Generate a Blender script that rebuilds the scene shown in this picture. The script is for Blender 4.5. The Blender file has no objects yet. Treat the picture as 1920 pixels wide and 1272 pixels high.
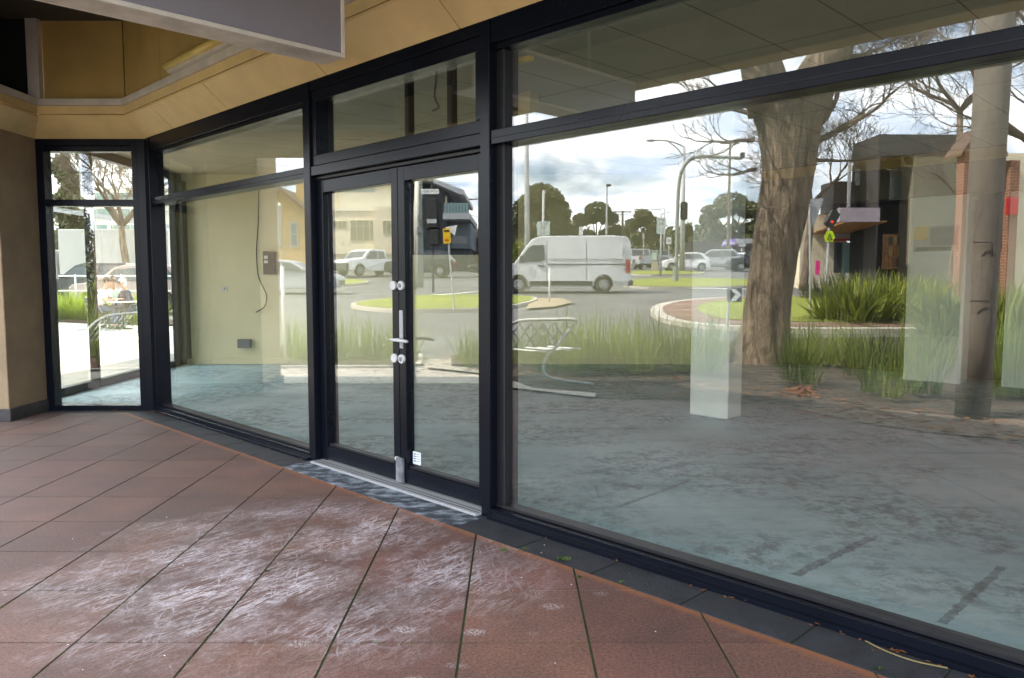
import bpy, bmesh, math, random
from mathutils import Vector, Matrix
random.seed(7)
R = math.radians
sc = bpy.context.scene
# ---------------------------------------------------------------- camera
EYE = 1.41
FPX = 1440.0
PITCH = math.atan(113 / FPX)
cam_d = bpy.data.cameras.new("camera")
cam_d.sensor_width = 36; cam_d.lens = 27.0
cam_d.clip_start = 0.05; cam_d.clip_end = 3000
cam = bpy.data.objects.new("camera", cam_d)
sc.collection.objects.link(cam)
cam.location = (0, 0, EYE)
cam.rotation_euler = (R(90) - PITCH, 0, 0)
sc.camera = cam
# ---------------------------------------------------------------- light
SUN_AZ, SUN_EL = R(14), R(48)          # azimuth from +Y towards +X
world = bpy.data.worlds.new("World"); sc.world = world
world.use_nodes = True
wn, wl = world.node_tree.nodes, world.node_tree.links
wn.clear()
wo = wn.new("ShaderNodeOutputWorld"); bg = wn.new("ShaderNodeBackground")
sky = wn.new("ShaderNodeTexSky"); sky.sky_type = 'NISHITA'; sky.sun_disc = False
sky.sun_elevation = SUN_EL; sky.sun_rotation = SUN_AZ
sky.air_density = 1.0; sky.dust_density = 1.5; sky.ozone_density = 1.5
tc = wn.new("ShaderNodeTexCoord")
sep = wn.new("ShaderNodeSeparateXYZ"); wl.new(tc.outputs['Generated'], sep.inputs[0])
zz = wn.new("ShaderNodeMath"); zz.operation = 'ADD'; zz.inputs[1].default_value = 0.22
wl.new(sep.outputs[2], zz.inputs[0])
zc = wn.new("ShaderNodeMath"); zc.operation = 'MAXIMUM'; zc.inputs[1].default_value = 0.05
wl.new(zz.outputs[0], zc.inputs[0])
dv = wn.new("ShaderNodeVectorMath"); dv.operation = 'DIVIDE'
cmb = wn.new("ShaderNodeCombineXYZ")
wl.new(zc.outputs[0], cmb.inputs[0]); wl.new(zc.outputs[0], cmb.inputs[1]); cmb.inputs[2].default_value = 1.0
wl.new(tc.outputs['Generated'], dv.inputs[0]); wl.new(cmb.outputs[0], dv.inputs[1])
cn = wn.new("ShaderNodeTexNoise"); cn.inputs['Scale'].default_value = 1.9
cn.inputs['Detail'].default_value = 9; cn.inputs['Roughness'].default_value = 0.56; cn.inputs['Distortion'].default_value = 0.35
wl.new(dv.outputs[0], cn.inputs['Vector'])
cr = wn.new("ShaderNodeValToRGB"); cr.color_ramp.elements[0].position = 0.34; cr.color_ramp.elements[1].position = 0.55
wl.new(cn.outputs[0], cr.inputs[0])
cn2 = wn.new("ShaderNodeTexNoise"); cn2.inputs['Scale'].default_value = 4.0
cn2.inputs['Detail'].default_value = 7; cn2.inputs['Roughness'].default_value = 0.6
wl.new(dv.outputs[0], cn2.inputs['Vector'])
cr2 = wn.new("ShaderNodeValToRGB")
cr2.color_ramp.elements[0].position = 0.36; cr2.color_ramp.elements[1].position = 0.62
CLOUD = 1.0
cr2.color_ramp.elements[0].color = (6.6, 7.8, 9.6, 1); cr2.color_ramp.elements[1].color = (13.5, 13.4, 13.2, 1)
wl.new(cn2.outputs[0], cr2.inputs[0])
mx = wn.new("ShaderNodeMixRGB"); wl.new(cr.outputs[0], mx.inputs[0])
wl.new(sky.outputs[0], mx.inputs[1]); wl.new(cr2.outputs[0], mx.inputs[2])
wl.new(mx.outputs[0], bg.inputs[0]); bg.inputs[1].default_value = 0.12
wl.new(bg.outputs[0], wo.inputs[0])
sun_d = bpy.data.lights.new("sun", 'SUN'); sun_d.energy = 4.3; sun_d.angle = R(0.6); sun_d.color = (1.0, 0.93, 0.82)
sun = bpy.data.objects.new("sun", sun_d); sc.collection.objects.link(sun)
travel = Vector((-math.sin(SUN_AZ) * math.cos(SUN_EL), -math.cos(SUN_AZ) * math.cos(SUN_EL), -math.sin(SUN_EL)))
sun.rotation_euler = travel.to_track_quat('-Z', 'Y').to_euler()
sc.view_settings.view_transform = 'Standard'; sc.view_settings.look = 'None'
sc.view_settings.gamma = 1.0; sc.view_settings.exposure = 2.16
cy = sc.cycles
cy.use_adaptive_sampling = False; cy.max_bounces = 12; cy.diffuse_bounces = 6; cy.glossy_bounces = 5; cy.transparent_max_bounces = 24
cy.transmission_bounces = 6; cy.use_denoising = True
cy.caustics_reflective = False; cy.caustics_refractive = False
cy.sample_clamp_indirect = 6.0

# ---------------------------------------------------------------- materials
def _nt(name):
    m = bpy.data.materials.new(name); m.use_nodes = True
    n = m.node_tree.nodes; b = n['Principled BSDF']
    return m, n, m.node_tree.links, b
def rgb(c): return (c[0], c[1], c[2], 1)
def mat(name, col, rough=0.6, p0=0.32, p1=0.68, metal=0.0, var=0.12, scale=6.0, bump=0.0, bscale=None, spec=0.5, col2=None, detail=5, stretch=None):
    """principled surface whose colour drifts with noise; never a flat paint"""
    m, n, l, b = _nt(name)
    t = n.new("ShaderNodeTexCoord"); src = t.outputs['Object']
    if stretch:
        mp = n.new("ShaderNodeMapping"); mp.inputs['Scale'].default_value = stretch
        l.new(src, mp.inputs[0]); src = mp.outputs[0]
    no = n.new("ShaderNodeTexNoise"); no.inputs['Scale'].default_value = scale; no.inputs['Detail'].default_value = detail
    no.inputs['Roughness'].default_value = 0.62
    l.new(src, no.inputs['Vector'])
    r = n.new("ShaderNodeValToRGB"); r.color_ramp.elements[0].position = p0; r.color_ramp.elements[1].position = p1
    a = col; c2 = col2 if col2 else tuple(min(1, c * (1 + var)) for c in col)
    if not col2: a = tuple(c * (1 - var) for c in col)
    r.color_ramp.elements[0].color = rgb(a); r.color_ramp.elements[1].color = rgb(c2)
    l.new(no.outputs[0], r.inputs[0]); l.new(r.outputs[0], b.inputs['Base Color'])
    b.inputs['Roughness'].default_value = rough; b.inputs['Metallic'].default_value = metal
    b.inputs['Specular IOR Level'].default_value = spec
    if bump:
        n2 = n.new("ShaderNodeTexNoise"); n2.inputs['Scale'].default_value = bscale or scale * 4; n2.inputs['Detail'].default_value = 6
        l.new(src, n2.inputs['Vector'])
        bp = n.new("ShaderNodeBump"); bp.inputs['Strength'].default_value = bump; bp.inputs['Distance'].default_value = 0.02
        l.new(n2.outputs[0], bp.inputs['Height']); l.new(bp.outputs[0], b.inputs['Normal'])
    return m
def glass_mat(name, f0=0.05, tint=(0.965, 0.975, 0.95), f90=1.0, dust=0.035):
    """thin glazing: the pane lets light straight through and mirrors by Schlick's law on each face"""
    m = bpy.data.materials.new(name); m.use_nodes = True
    n, l = m.node_tree.nodes, m.node_tree.links; n.clear()
    o = n.new("ShaderNodeOutputMaterial"); mix = n.new("ShaderNodeMixShader")
    tr = n.new("ShaderNodeBsdfTransparent"); gl = n.new("ShaderNodeBsdfGlossy")
    tr.inputs[0].default_value = rgb(tint); gl.inputs['Roughness'].default_value = 0.0
    wv = Nodes(m); gpos = wv.n.new('ShaderNodeNewGeometry').outputs['Position']; bmp = n.new('ShaderNodeBump'); bmp.inputs['Strength'].default_value = 1.0; bmp.inputs['Distance'].default_value = 0.00035
    l.new(wv.noise(gpos, 1.1, 1.5, 0.4), bmp.inputs['Height']); l.new(bmp.outputs[0], gl.inputs['Normal']); gl.inputs[0].default_value = (1, 1, 1, 1)
    ge = n.new("ShaderNodeNewGeometry"); dt = n.new("ShaderNodeVectorMath"); dt.operation = 'DOT_PRODUCT'
    l.new(ge.outputs['Incoming'], dt.inputs[0]); l.new(ge.outputs['True Normal'], dt.inputs[1])
    ab = n.new("ShaderNodeMath"); ab.operation = 'ABSOLUTE'; l.new(dt.outputs['Value'], ab.inputs[0])
    s = n.new("ShaderNodeMath"); s.operation = 'SUBTRACT'; s.inputs[0].default_value = 1.0; l.new(ab.outputs[0], s.inputs[1])
    p = n.new("ShaderNodeMath"); p.operation = 'POWER'; p.inputs[1].default_value = 5.0; l.new(s.outputs[0], p.inputs[0])
    k = n.new("ShaderNodeMath"); k.operation = 'MULTIPLY_ADD'; k.inputs[1].default_value = f90 - f0; k.inputs[2].default_value = f0
    l.new(p.outputs[0], k.inputs[0]); l.new(k.outputs[0], mix.inputs[0])
    l.new(tr.outputs[0], mix.inputs[1]); l.new(gl.outputs[0], mix.inputs[2])
    # a film of dust and rain marks, heavier near the sill
    kk = Nodes(m); pz = kk.sepxyz(ge.outputs['Position'])[2]
    low = kk.ramp(kk.math('ADD', pz, kk.math('MULTIPLY', kk.noise(ge.outputs['Position'], 5, 5), 0.25)), 0.15, 0.42, (1, 1, 1), (0.25, 0.25, 0.25))
    spots = kk.ramp(kk.noise(kk.mapv(ge.outputs['Position'], (9, 9, 1.4)), 2.2, 9, 0.75), 0.45, 0.72)
    df = n.new("ShaderNodeBsdfDiffuse"); df.inputs[0].default_value = (0.5, 0.5, 0.48, 1); mx2 = n.new("ShaderNodeMixShader")
    l.new(kk.math('MULTIPLY', kk.math('MULTIPLY', low, spots), dust), mx2.inputs[0])
    l.new(mix.outputs[0], mx2.inputs[1]); l.new(df.outputs[0], mx2.inputs[2]); l.new(mx2.outputs[0], o.inputs[0])
    return m
class Nodes:
    def __init__(s, m): s.n = m.node_tree.nodes; s.l = m.node_tree.links
    def N(s, t, **kw):
        x = s.n.new(t)
        for k, v in kw.items(): setattr(x, k, v)
        return x
    def math(s, op, a, b=None, c=None, clamp=False):
        x = s.n.new("ShaderNodeMath"); x.operation = op; x.use_clamp = clamp
        for i, v in enumerate((a, b, c)):
            if v is None: continue
            if isinstance(v, (int, float)): x.inputs[i].default_value = v
            else: s.l.new(v, x.inputs[i])
        return x.outputs[0]
    def noise(s, vec, scale, detail=5, rough=0.6, dist=0.0):
        x = s.n.new("ShaderNodeTexNoise"); x.inputs['Scale'].default_value = scale; x.inputs['Detail'].default_value = detail
        x.inputs['Roughness'].default_value = rough; x.inputs['Distortion'].default_value = dist
        s.l.new(vec, x.inputs['Vector']); return x.outputs[0]
    def mapv(s, vec, scale=(1, 1, 1), rot=(0, 0, 0), loc=(0, 0, 0)):
        x = s.n.new("ShaderNodeMapping"); x.inputs['Scale'].default_value = scale; x.inputs['Rotation'].default_value = rot
        x.inputs['Location'].default_value = loc; s.l.new(vec, x.inputs[0]); return x.outputs[0]
    def ramp(s, v, p0, p1, c0=(0, 0, 0), c1=(1, 1, 1)):
        x = s.n.new("ShaderNodeValToRGB"); x.color_ramp.elements[0].position = p0; x.color_ramp.elements[1].position = p1
        x.color_ramp.elements[0].color = rgb(c0); x.color_ramp.elements[1].color = rgb(c1)
        s.l.new(v, x.inputs[0]); return x.outputs[0]
    def mix(s, fac, a, b, blend='MIX'):
        x = s.n.new("ShaderNodeMixRGB"); x.blend_type = blend
        for i, v in enumerate((fac, a, b)):
            if isinstance(v, (int, float)): x.inputs[i].default_value = v
            elif isinstance(v, tuple): x.inputs[i].default_value = rgb(v)
            else: s.l.new(v, x.inputs[i])
        return x.outputs[0]
    def sepxyz(s, vec):
        x = s.n.new("ShaderNodeSeparateXYZ"); s.l.new(vec, x.inputs[0]); return x.outputs
    def bump(s, h, strength, dist, b):
        x = s.n.new("ShaderNodeBump"); x.inputs['Strength'].default_value = strength; x.inputs['Distance'].default_value = dist
        s.l.new(h, x.inputs['Height']); s.l.new(x.outputs[0], b.inputs['Normal'])

def world_pos(k):
    g = k.n.new("ShaderNodeNewGeometry"); return g.outputs['Position']

def paving_mat():
    m, n, l, b = _nt("terracotta paver"); k = Nodes(m); pos = world_pos(k)
    at = k.N("ShaderNodeAttribute"); at.attribute_name = "tint"
    base = k.ramp(k.noise(pos, 2.2, 6), 0.3, 0.7, (0.118, 0.064, 0.053), (0.205, 0.098, 0.075))
    fine = k.ramp(k.noise(pos, 75, 6, 0.8), 0.36, 0.64, (0.50, 0.48, 0.48), (1.38, 1.36, 1.36))
    col = k.mix(1.0, base, fine, 'MULTIPLY')
    col = k.mix(1.0, col, at.outputs['Color'], 'MULTIPLY')
    x, y, z = k.sepxyz(pos)
    # greyer grime away from the door side
    gr = k.ramp(k.math('ADD', k.noise(pos, 0.8, 4), k.math('MULTIPLY', x, -0.10)), 0.45, 0.95)
    col = k.mix(k.math('MULTIPLY', gr, 0.65), col, (0.088, 0.072, 0.064))
    # orange rim along the charcoal border
    d = k.math('SUBTRACT', 3.955, k.math('ADD', x, y))
    rim = k.ramp(k.math('ADD', k.math('MULTIPLY', d, 6.0), k.math('MULTIPLY', k.noise(pos, 14, 4), 0.5)), 0.42, 0.75, (1, 1, 1), (0, 0, 0))
    col = k.mix(k.math('MULTIPLY', rim, 0.75), col, (0.29, 0.112, 0.045))
    # white specks
    sp = k.ramp(k.noise(pos, 160, 2, 0.5), 0.70, 0.76)
    col = k.mix(k.math('MULTIPLY', sp, 0.55), col, (0.5, 0.45, 0.42))
    # plaster scuffs fanning out from the doors
    dx = k.math('DIVIDE', k.math('SUBTRACT', x, -1.05), 1.65); dy = k.math('DIVIDE', k.math('SUBTRACT', y, 3.75), 1.50)
    rr = k.math('ADD', k.math('MULTIPLY', dx, dx), k.math('MULTIPLY', dy, dy))
    area = k.math('SUBTRACT', 1.0, k.math('ADD', rr, k.math('MULTIPLY', k.noise(pos, 1.6, 5, 0.7), 0.75)), clamp=True)
    area = k.math('POWER', area, 0.7)
    def strokes(rot, stretch, scale, w, loc):
        nz = k.noise(k.mapv(k.mapv(pos, (1, 1, 1), (0, 0, rot), loc), stretch), scale, 3.0, 0.5, 0.35)
        d_ = k.math('ABSOLUTE', k.math('SUBTRACT', nz, 0.5))
        wm = k.math('MULTIPLY', k.noise(pos, 11, 6, 0.8), w * 3.2)
        return k.math('SUBTRACT', 1.0, k.math('DIVIDE', d_, wm), clamp=True)
    st = None
    for (ro, sx, sc2, w2, lc) in ((R(-57), (1, 7, 1), 1.5, .015, (0, 0, 0)), (R(-48), (1, 8, 1), 1.9, .014, (3, 1, 0)), (R(-66), (1, 6, 1), 1.7, .014, (1, 5, 2)), (R(-100), (1, 6, 1), 1.4, .010, (7, 2, 0)), (R(-30), (1, 6, 1), 1.6, .012, (2, 8, 4)), (R(-52), (1, 13, 1), 2.6, .018, (9, 9, 1))):
        q_s = strokes(ro, sx, sc2, w2, lc); st = q_s if st is None else k.math('MAXIMUM', st, q_s)
    brk = k.ramp(k.noise(pos, 1.9, 6, 0.75), 0.42, 0.60); grain = k.ramp(k.noise(pos, 48, 5, 0.8), 0.30, 0.52)
    smudge = k.math('MULTIPLY', k.ramp(k.noise(k.mapv(k.mapv(pos, (1, 1, 1), (0, 0, R(-56))), (1, 2.2, 1)), 2.6, 11, 0.82, 0.4), 0.50, 0.66), 0.50)
    st = k.math('MULTIPLY', k.math('MAXIMUM', k.math('MULTIPLY', st, brk), smudge), grain)
    wh = k.math('MULTIPLY', k.math('MULTIPLY', st, area), 0.95, clamp=True)
    col = k.mix(wh, col, (0.86, 0.82, 0.88))
    wv = k.n.new("ShaderNodeTexVoronoi"); wv.inputs['Scale'].default_value = 3.3
    l.new(k.mapv(pos, (1, 1.5, 1), (0, 0, 0.5)), wv.inputs['Vector'])
    spots = k.ramp(wv.outputs['Distance'], 0.10, 0.20, (1, 1, 1), (0, 0, 0))
    dx2 = k.math('DIVIDE', k.math('SUBTRACT', x, -0.25), 1.3); dy2 = k.math('DIVIDE', k.math('SUBTRACT', y, 2.95), 0.9)
    a2 = k.math('SUBTRACT', 1.0, k.math('ADD', k.math('MULTIPLY', dx2, dx2), k.math('MULTIPLY', dy2, dy2)), clamp=True)
    tread = k.ramp(k.noise(k.mapv(pos, (60, 30, 1), (0, 0, 0.7)), 2.0, 4, 0.7), 0.47, 0.56)
    col = k.mix(k.math('MULTIPLY', k.math('MULTIPLY', spots, tread), k.math('MULTIPLY', a2, 0.75)), col, (0.55, 0.50, 0.50))
    l.new(col, b.inputs['Base Color']); b.inputs['Roughness'].default_value = 0.72
    k.bump(k.math('ADD', k.noise(pos, 120, 5, 0.7), k.math('MULTIPLY', k.noise(pos, 9, 3), 0.6)), 0.35, 0.004, b)
    return m
def floor_mat():
    m, n, l, b = _nt("scuffed concrete floor"); k = Nodes(m); pos = world_pos(k)
    base = k.ramp(k.noise(pos, 0.9, 5, 0.6), 0.3, 0.72, (0.33, 0.48, 0.545), (0.56, 0.72, 0.79))
    patch = k.math('MULTIPLY', k.ramp(k.noise(pos, 7.5, 13, 0.82, 0.2), 0.455, 0.555), k.ramp(k.noise(k.mapv(pos, (1, 1.4, 1), (0, 0, R(12))), 0.85, 5, 0.6), 0.40, 0.56))
    col = k.mix(k.math('MULTIPLY', patch, 0.64), base, (0.065, 0.095, 0.11))
    sm = k.ramp(k.noise(k.mapv(pos, (3, 14, 1), (0, 0, R(-40))), 2.2, 9, 0.8, 0.3), 0.52, 0.70)
    col = k.mix(k.math('MULTIPLY', sm, 0.35), col, (0.16, 0.18, 0.19))
    scr = k.ramp(k.noise(k.mapv(pos, (1.6, 40, 1), (0, 0, R(28))), 1.2, 6, 0.7), 0.60, 0.70)
    col = k.mix(k.math('MULTIPLY', scr, 0.30), col, (0.62, 0.66, 0.66))
    x, y, z = k.sepxyz(pos)
    # glue strips left by fittings near the window
    for (cx_, cy_, ang, ln, wd, cc) in ((1.660, 3.836, 0.710, 0.407, 0.028, (0.09, 0.12, 0.135)), (2.090, 3.368, 0.765, 0.450, 0.022, (0.10, 0.13, 0.14)), (0.947, 4.977, 0.817, 0.416, 0.020, (0.16, 0.20, 0.21))):
        q = k.mapv(pos, (1, 1, 1), (0, 0, 0), (-cx_, -cy_, 0)); q = k.mapv(q, (1, 1, 1), (0, 0, -ang))
        u, v, _ = k.sepxyz(q)
        inside = k.math('MULTIPLY', k.math('LESS_THAN', k.math('ABSOLUTE', u), ln), k.math('LESS_THAN', k.math('ADD', k.math('ABSOLUTE', v), k.math('MULTIPLY', k.noise(pos, 12, 6, 0.8), 0.07)), wd + 0.032))
        col = k.mix(k.math('MULTIPLY', inside, k.ramp(k.noise(pos, 16, 6, 0.8), 0.36, 0.6, (0.25, 0.25, 0.25), (0.85, 0.85, 0.85))), col, cc)
    l.new(col, b.inputs['Base Color']); b.inputs['Roughness'].default_value = 0.55
    b.inputs['Specular IOR Level'].default_value = 0.35
    k.bump(k.noise(pos, 40, 5, 0.7), 0.12, 0.003, b)
    return m
def ceiling_mat():
    m, n, l, b = _nt("ceiling tiles"); k = Nodes(m); pos = world_pos(k); x, y, z = k.sepxyz(pos)
    u = k.math('MULTIPLY', k.math('SUBTRACT', x, y), 0.70711); v = k.math('MULTIPLY', k.math('ADD', x, y), 0.70711)
    fu = k.math('ABSOLUTE', k.math('SUBTRACT', k.math('FRACT', k.math('DIVIDE', k.math('ADD', u, 3.293 + 30), 0.6)), 0.5))
    fv = k.math('ABSOLUTE', k.math('SUBTRACT', k.math('FRACT', k.math('DIVIDE', k.math('ADD', v, -4.174 + 60), 1.2)), 0.5))
    line = k.math('MAXIMUM', k.math('GREATER_THAN', fu, 0.5 - 0.009), k.math('GREATER_THAN', fv, 0.5 - 0.0048))
    base = k.ramp(k.noise(pos, 1.3, 4), 0.3, 0.7, (0.46, 0.40, 0.285), (0.56, 0.49, 0.36))
    pin = k.ramp(k.noise(pos, 130, 2), 0.60, 0.68, (1, 1, 1), (0.80, 0.80, 0.80))
    col = k.mix(1.0, base, pin, 'MULTIPLY')
    col = k.mix(k.math('MULTIPLY', line, 0.85), col, (0.10, 0.09, 0.07))
    l.new(col, b.inputs['Base Color']); b.inputs['Roughness'].default_value = 0.85
    return m
def brick_mat(name, c1, c2, mortar, scale=1.0, face='x'):
    m, n, l, b = _nt(name); k = Nodes(m); pos = world_pos(k); x, y, z = k.sepxyz(pos)
    cb = k.n.new("ShaderNodeCombineXYZ"); l.new(k.math('ADD', x, y), cb.inputs[0]); l.new(z, cb.inputs[1])
    br = k.n.new("ShaderNodeTexBrick"); l.new(cb.outputs[0], br.inputs['Vector'])
    br.inputs['Scale'].default_value = scale; br.inputs['Brick Width'].default_value = 0.24; br.inputs['Row Height'].default_value = 0.086
    br.inputs['Mortar Size'].default_value = 0.008; br.inputs['Color1'].default_value = rgb(c1); br.inputs['Color2'].default_value = rgb(c2)
    br.inputs['Mortar'].default_value = rgb(mortar)
    col = k.mix(0.5, br.outputs[0], k.ramp(k.noise(pos, 3, 5), 0.3, 0.7, (0.7, 0.7, 0.7), (1.2, 1.2, 1.2)), 'MULTIPLY')
    l.new(col, b.inputs['Base Color']); b.inputs['Roughness'].default_value = 0.85
    return m
def lawn_mat(name, c1, c2, c3):
    m, n, l, b = _nt(name); k = Nodes(m); pos = world_pos(k)
    col = k.ramp(k.noise(pos, 0.7, 5), 0.35, 0.65, c1, c2)
    col = k.mix(k.math('MULTIPLY', k.ramp(k.noise(pos, 9, 6, 0.75), 0.45, 0.65), 0.6), col, c3)
    l.new(col, b.inputs['Base Color']); b.inputs['Roughness'].default_value = 0.9
    k.bump(k.noise(pos, 30, 6, 0.8), 0.6, 0.05, b)
    return m
def mulch_mat():
    m, n, l, b = _nt("bark mulch"); k = Nodes(m); pos = world_pos(k)
    v = k.n.new("ShaderNodeTexVoronoi"); v.inputs['Scale'].default_value = 34; l.new(k.mapv(pos, (1, 2.2, 1), (0, 0, 0.8)), v.inputs['Vector'])
    col = k.mix(0.6, k.ramp(k.noise(pos, 5, 5), 0.3, 0.7, (0.035, 0.025, 0.018), (0.15, 0.105, 0.075)), v.outputs['Color'], 'OVERLAY')
    col = k.mix(0.25, col, (0.07, 0.05, 0.035))
    l.new(col, b.inputs['Base Color']); b.inputs['Roughness'].default_value = 0.95
    k.bump(v.outputs['Distance'], 0.9, 0.03, b)
    return m
def bark_mat(name, c1, c2, sc_=1.0):
    m, n, l, b = _nt(name); k = Nodes(m); pos = world_pos(k)
    v = k.noise(k.mapv(pos, (1, 1, 0.16)), 16 * sc_, 8, 0.7, 0.6)
    col = k.ramp(v, 0.34, 0.66, c1, c2)
    l.new(col, b.inputs['Base Color']); b.inputs['Roughness'].default_value = 0.95
    k.bump(v, 1.0, 0.12 / sc_, b)
    return m
def asphalt_mat():
    m, n, l, b = _nt("asphalt"); k = Nodes(m); pos = world_pos(k)
    col = k.ramp(k.noise(pos, 0.35, 6, 0.6), 0.3, 0.7, (0.105, 0.103, 0.100), (0.160, 0.156, 0.150))
    col = k.mix(0.8, col, k.ramp(k.noise(pos, 60, 3), 0.3, 0.7, (0.75, 0.75, 0.75), (1.2, 1.2, 1.2)), 'MULTIPLY')
    l.new(col, b.inputs['Base Color']); b.inputs['Roughness'].default_value = 0.85
    return m
def leaf_mat(name, c1, c2, trans=0.25):
    m, n, l, b = _nt(name); k = Nodes(m); pos = world_pos(k)
    oi = k.n.new("ShaderNodeObjectInfo")
    f = k.math('ADD', k.math('MULTIPLY', k.noise(pos, 1.6, 4, 0.7), 0.8), k.math('MULTIPLY', oi.outputs['Random'], 0.25))
    col = k.ramp(f, 0.34, 0.68, c1, c2)
    l.new(col, b.inputs['Base Color']); b.inputs['Roughness'].default_value = 0.6
    o = [x for x in n if x.type == 'OUTPUT_MATERIAL'][0]
    tl = n.new("ShaderNodeBsdfTranslucent"); l.new(col, tl.inputs[0]); mx_ = n.new("ShaderNodeMixShader"); mx_.inputs[0].default_value = trans
    l.new(b.outputs[0], mx_.inputs[1]); l.new(tl.outputs[0], mx_.inputs[2]); l.new(mx_.outputs[0], o.inputs[0])
    return m
def emis(name, col, s):
    m, n, l, b = _nt(name)
    b.inputs['Base Color'].default_value = rgb(col); b.inputs['Emission Color'].default_value = rgb(col); b.inputs['Emission Strength'].default_value = s
    return m

M = {}
M['paver'] = paving_mat()
M['charcoal_paver'] = mat("charcoal border paver", (0.026, 0.028, 0.034), 0.65, var=0.4, scale=7, bump=0.3, bscale=90)
M['scuffed_paver'] = mat("plaster scuffed border paver", (0.040, 0.048, 0.062), 0.7, p0=0.46, p1=0.72, scale=9, col2=(0.42, 0.48, 0.56), stretch=(1.0, 1.7, 1), detail=14)
M['grout'] = mat("dark mossy joint", (0.018, 0.015, 0.012), 0.95, scale=3.5, col2=(0.040, 0.062, 0.012), detail=8)
M['frame'] = mat("navy black aluminium", (0.0035, 0.0050, 0.0095), 0.26, 0.0, var=0.5, scale=2.5, bump=0.05, bscale=60, spec=0.22)
M['frame_dark'] = mat("black rubber and inner aluminium", (0.008, 0.008, 0.011), 0.5, var=0.3)
M['glass'] = glass_mat("shopfront glass", 0.112)
M['glass_far'] = glass_mat("side window glass", 0.035)
M['int_shaded'] = mat('plaster darkened for dim room end', (0.115, 0.098, 0.060), 0.85, var=0.12, scale=1.0)  # gloom at the right end of the shop is put into this colour
M['guard'] = mat('scratched bolt guard', (0.035, 0.045, 0.06), 0.5, 0.3, scale=11, col2=(0.34, 0.35, 0.37), detail=8)
M['alu'] = mat("worn bare aluminium", (0.50, 0.51, 0.53), 0.42, 0.75, var=0.25, scale=9, bump=0.2, stretch=(1, 1, 6))
M['steel'] = mat("brushed stainless lockset", (0.66, 0.67, 0.68), 0.28, 0.9, var=0.08)
M['cream_panel'] = mat("yellow cream soffit panel", (0.68, 0.51, 0.245), 0.55, var=0.13, scale=2.2, bump=0.04, bscale=20, detail=8)
M['cream_recess'] = mat("olive yellow recess panel", (0.42, 0.29, 0.095), 0.6, var=0.15, scale=1.2)
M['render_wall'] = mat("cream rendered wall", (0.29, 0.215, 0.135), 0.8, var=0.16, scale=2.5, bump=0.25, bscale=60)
M['plinth'] = mat("dark stone plinth", (0.045, 0.042, 0.045), 0.6, var=0.4, scale=9, bump=0.3)
M['trim'] = mat("grey metal trim", (0.52, 0.49, 0.44), 0.5, 0.2, var=0.18, scale=4)
M['void'] = mat("black void shade", (0.004, 0.004, 0.004), 0.9)  # near black colour stands in for deep shade inside voids and recesses
M['porch_ceiling'] = mat("dim porch ceiling lining", (0.055, 0.048, 0.034), 0.8, var=0.15)  # colour darkened so ambient light leaves the recess dim
M['sign_face'] = mat("blank grey sign face", (0.27, 0.26, 0.295), 0.45, var=0.06, scale=1.5)
M['sign_edge'] = mat("off white sign edging", (0.72, 0.68, 0.60), 0.45, var=0.12, scale=5)
M['sign_under'] = mat("dirty aluminium sign underside", (0.66, 0.61, 0.53), 0.5, var=0.35, scale=2.6)
M['tube'] = mat("yellowed fluorescent cover", (0.62, 0.47, 0.13), 0.3, var=0.15)
M['floor'] = floor_mat()
M['ceiling'] = ceiling_mat()
M['int_wall'] = mat("pale cream plaster", (0.82, 0.74, 0.50), 0.8, var=0.05, scale=1.2, bump=0.05)
M['int_white'] = mat("white painted plaster", (0.82, 0.84, 0.80), 0.7, var=0.05, scale=2.0)
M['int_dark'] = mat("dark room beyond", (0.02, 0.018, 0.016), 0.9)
M['black_box'] = mat("black plastic", (0.015, 0.016, 0.020), 0.4)
M['grey_plastic'] = mat("mid grey plastic", (0.20, 0.21, 0.22), 0.5)
M['white_plastic'] = mat("white plastic", (0.72, 0.72, 0.70), 0.4, var=0.04)
M['paper'] = mat("white paper label", (0.78, 0.82, 0.84), 0.6, var=0.04)
M['ink'] = mat("blue grey print", (0.10, 0.22, 0.34), 0.6)
M['black_ink'] = mat("black lettering", (0.015, 0.015, 0.015), 0.5)
M['asphalt'] = asphalt_mat()
M['concrete'] = mat("pale footpath concrete", (0.42, 0.37, 0.31), 0.85, var=0.14, scale=1.3, bump=0.1)
M['terrace'] = mat("sunlit terrace concrete", (0.30, 0.295, 0.28), 0.85, var=0.10, scale=0.9)
M['kerb'] = mat("concrete kerb", (0.48, 0.44, 0.38), 0.85, var=0.15, scale=2.5)
M['lawn'] = lawn_mat("lawn", (0.16, 0.195, 0.016), (0.25, 0.29, 0.028), (0.33, 0.33, 0.07))
M['dry'] = mat("bare tan verge", (0.36, 0.29, 0.19), 0.95, var=0.2, scale=2)
M['mulch'] = mulch_mat()  # mulch darkened to hold the shade under the plants
M['mulch_lit'] = mat('bark chips lightened as sunlit', (0.06, 0.042, 0.03), 0.95, scale=30, col2=(0.30, 0.215, 0.15), bump=0.8, bscale=50, detail=8)  # lighter copy of the mulch, sunlight painted into the front edge
M['red_brick_paving'] = brick_mat("red brick apron", (0.25, 0.135, 0.095), (0.19, 0.10, 0.075), (0.25, 0.2, 0.16))
M['bark'] = bark_mat("furrowed bark", (0.060, 0.044, 0.031), (0.42, 0.325, 0.225))
M['twig'] = mat("grey brown twigs", (0.115, 0.085, 0.060), 0.9, var=0.3, scale=3)
M['concrete_pole'] = mat("weathered pole", (0.18, 0.155, 0.125), 0.9, var=0.3, scale=3, bump=0.5, bscale=22, stretch=(1, 1, 0.25))
M['galv'] = mat("galvanised steel", (0.46, 0.47, 0.46), 0.45, 0.5, var=0.12)
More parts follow.
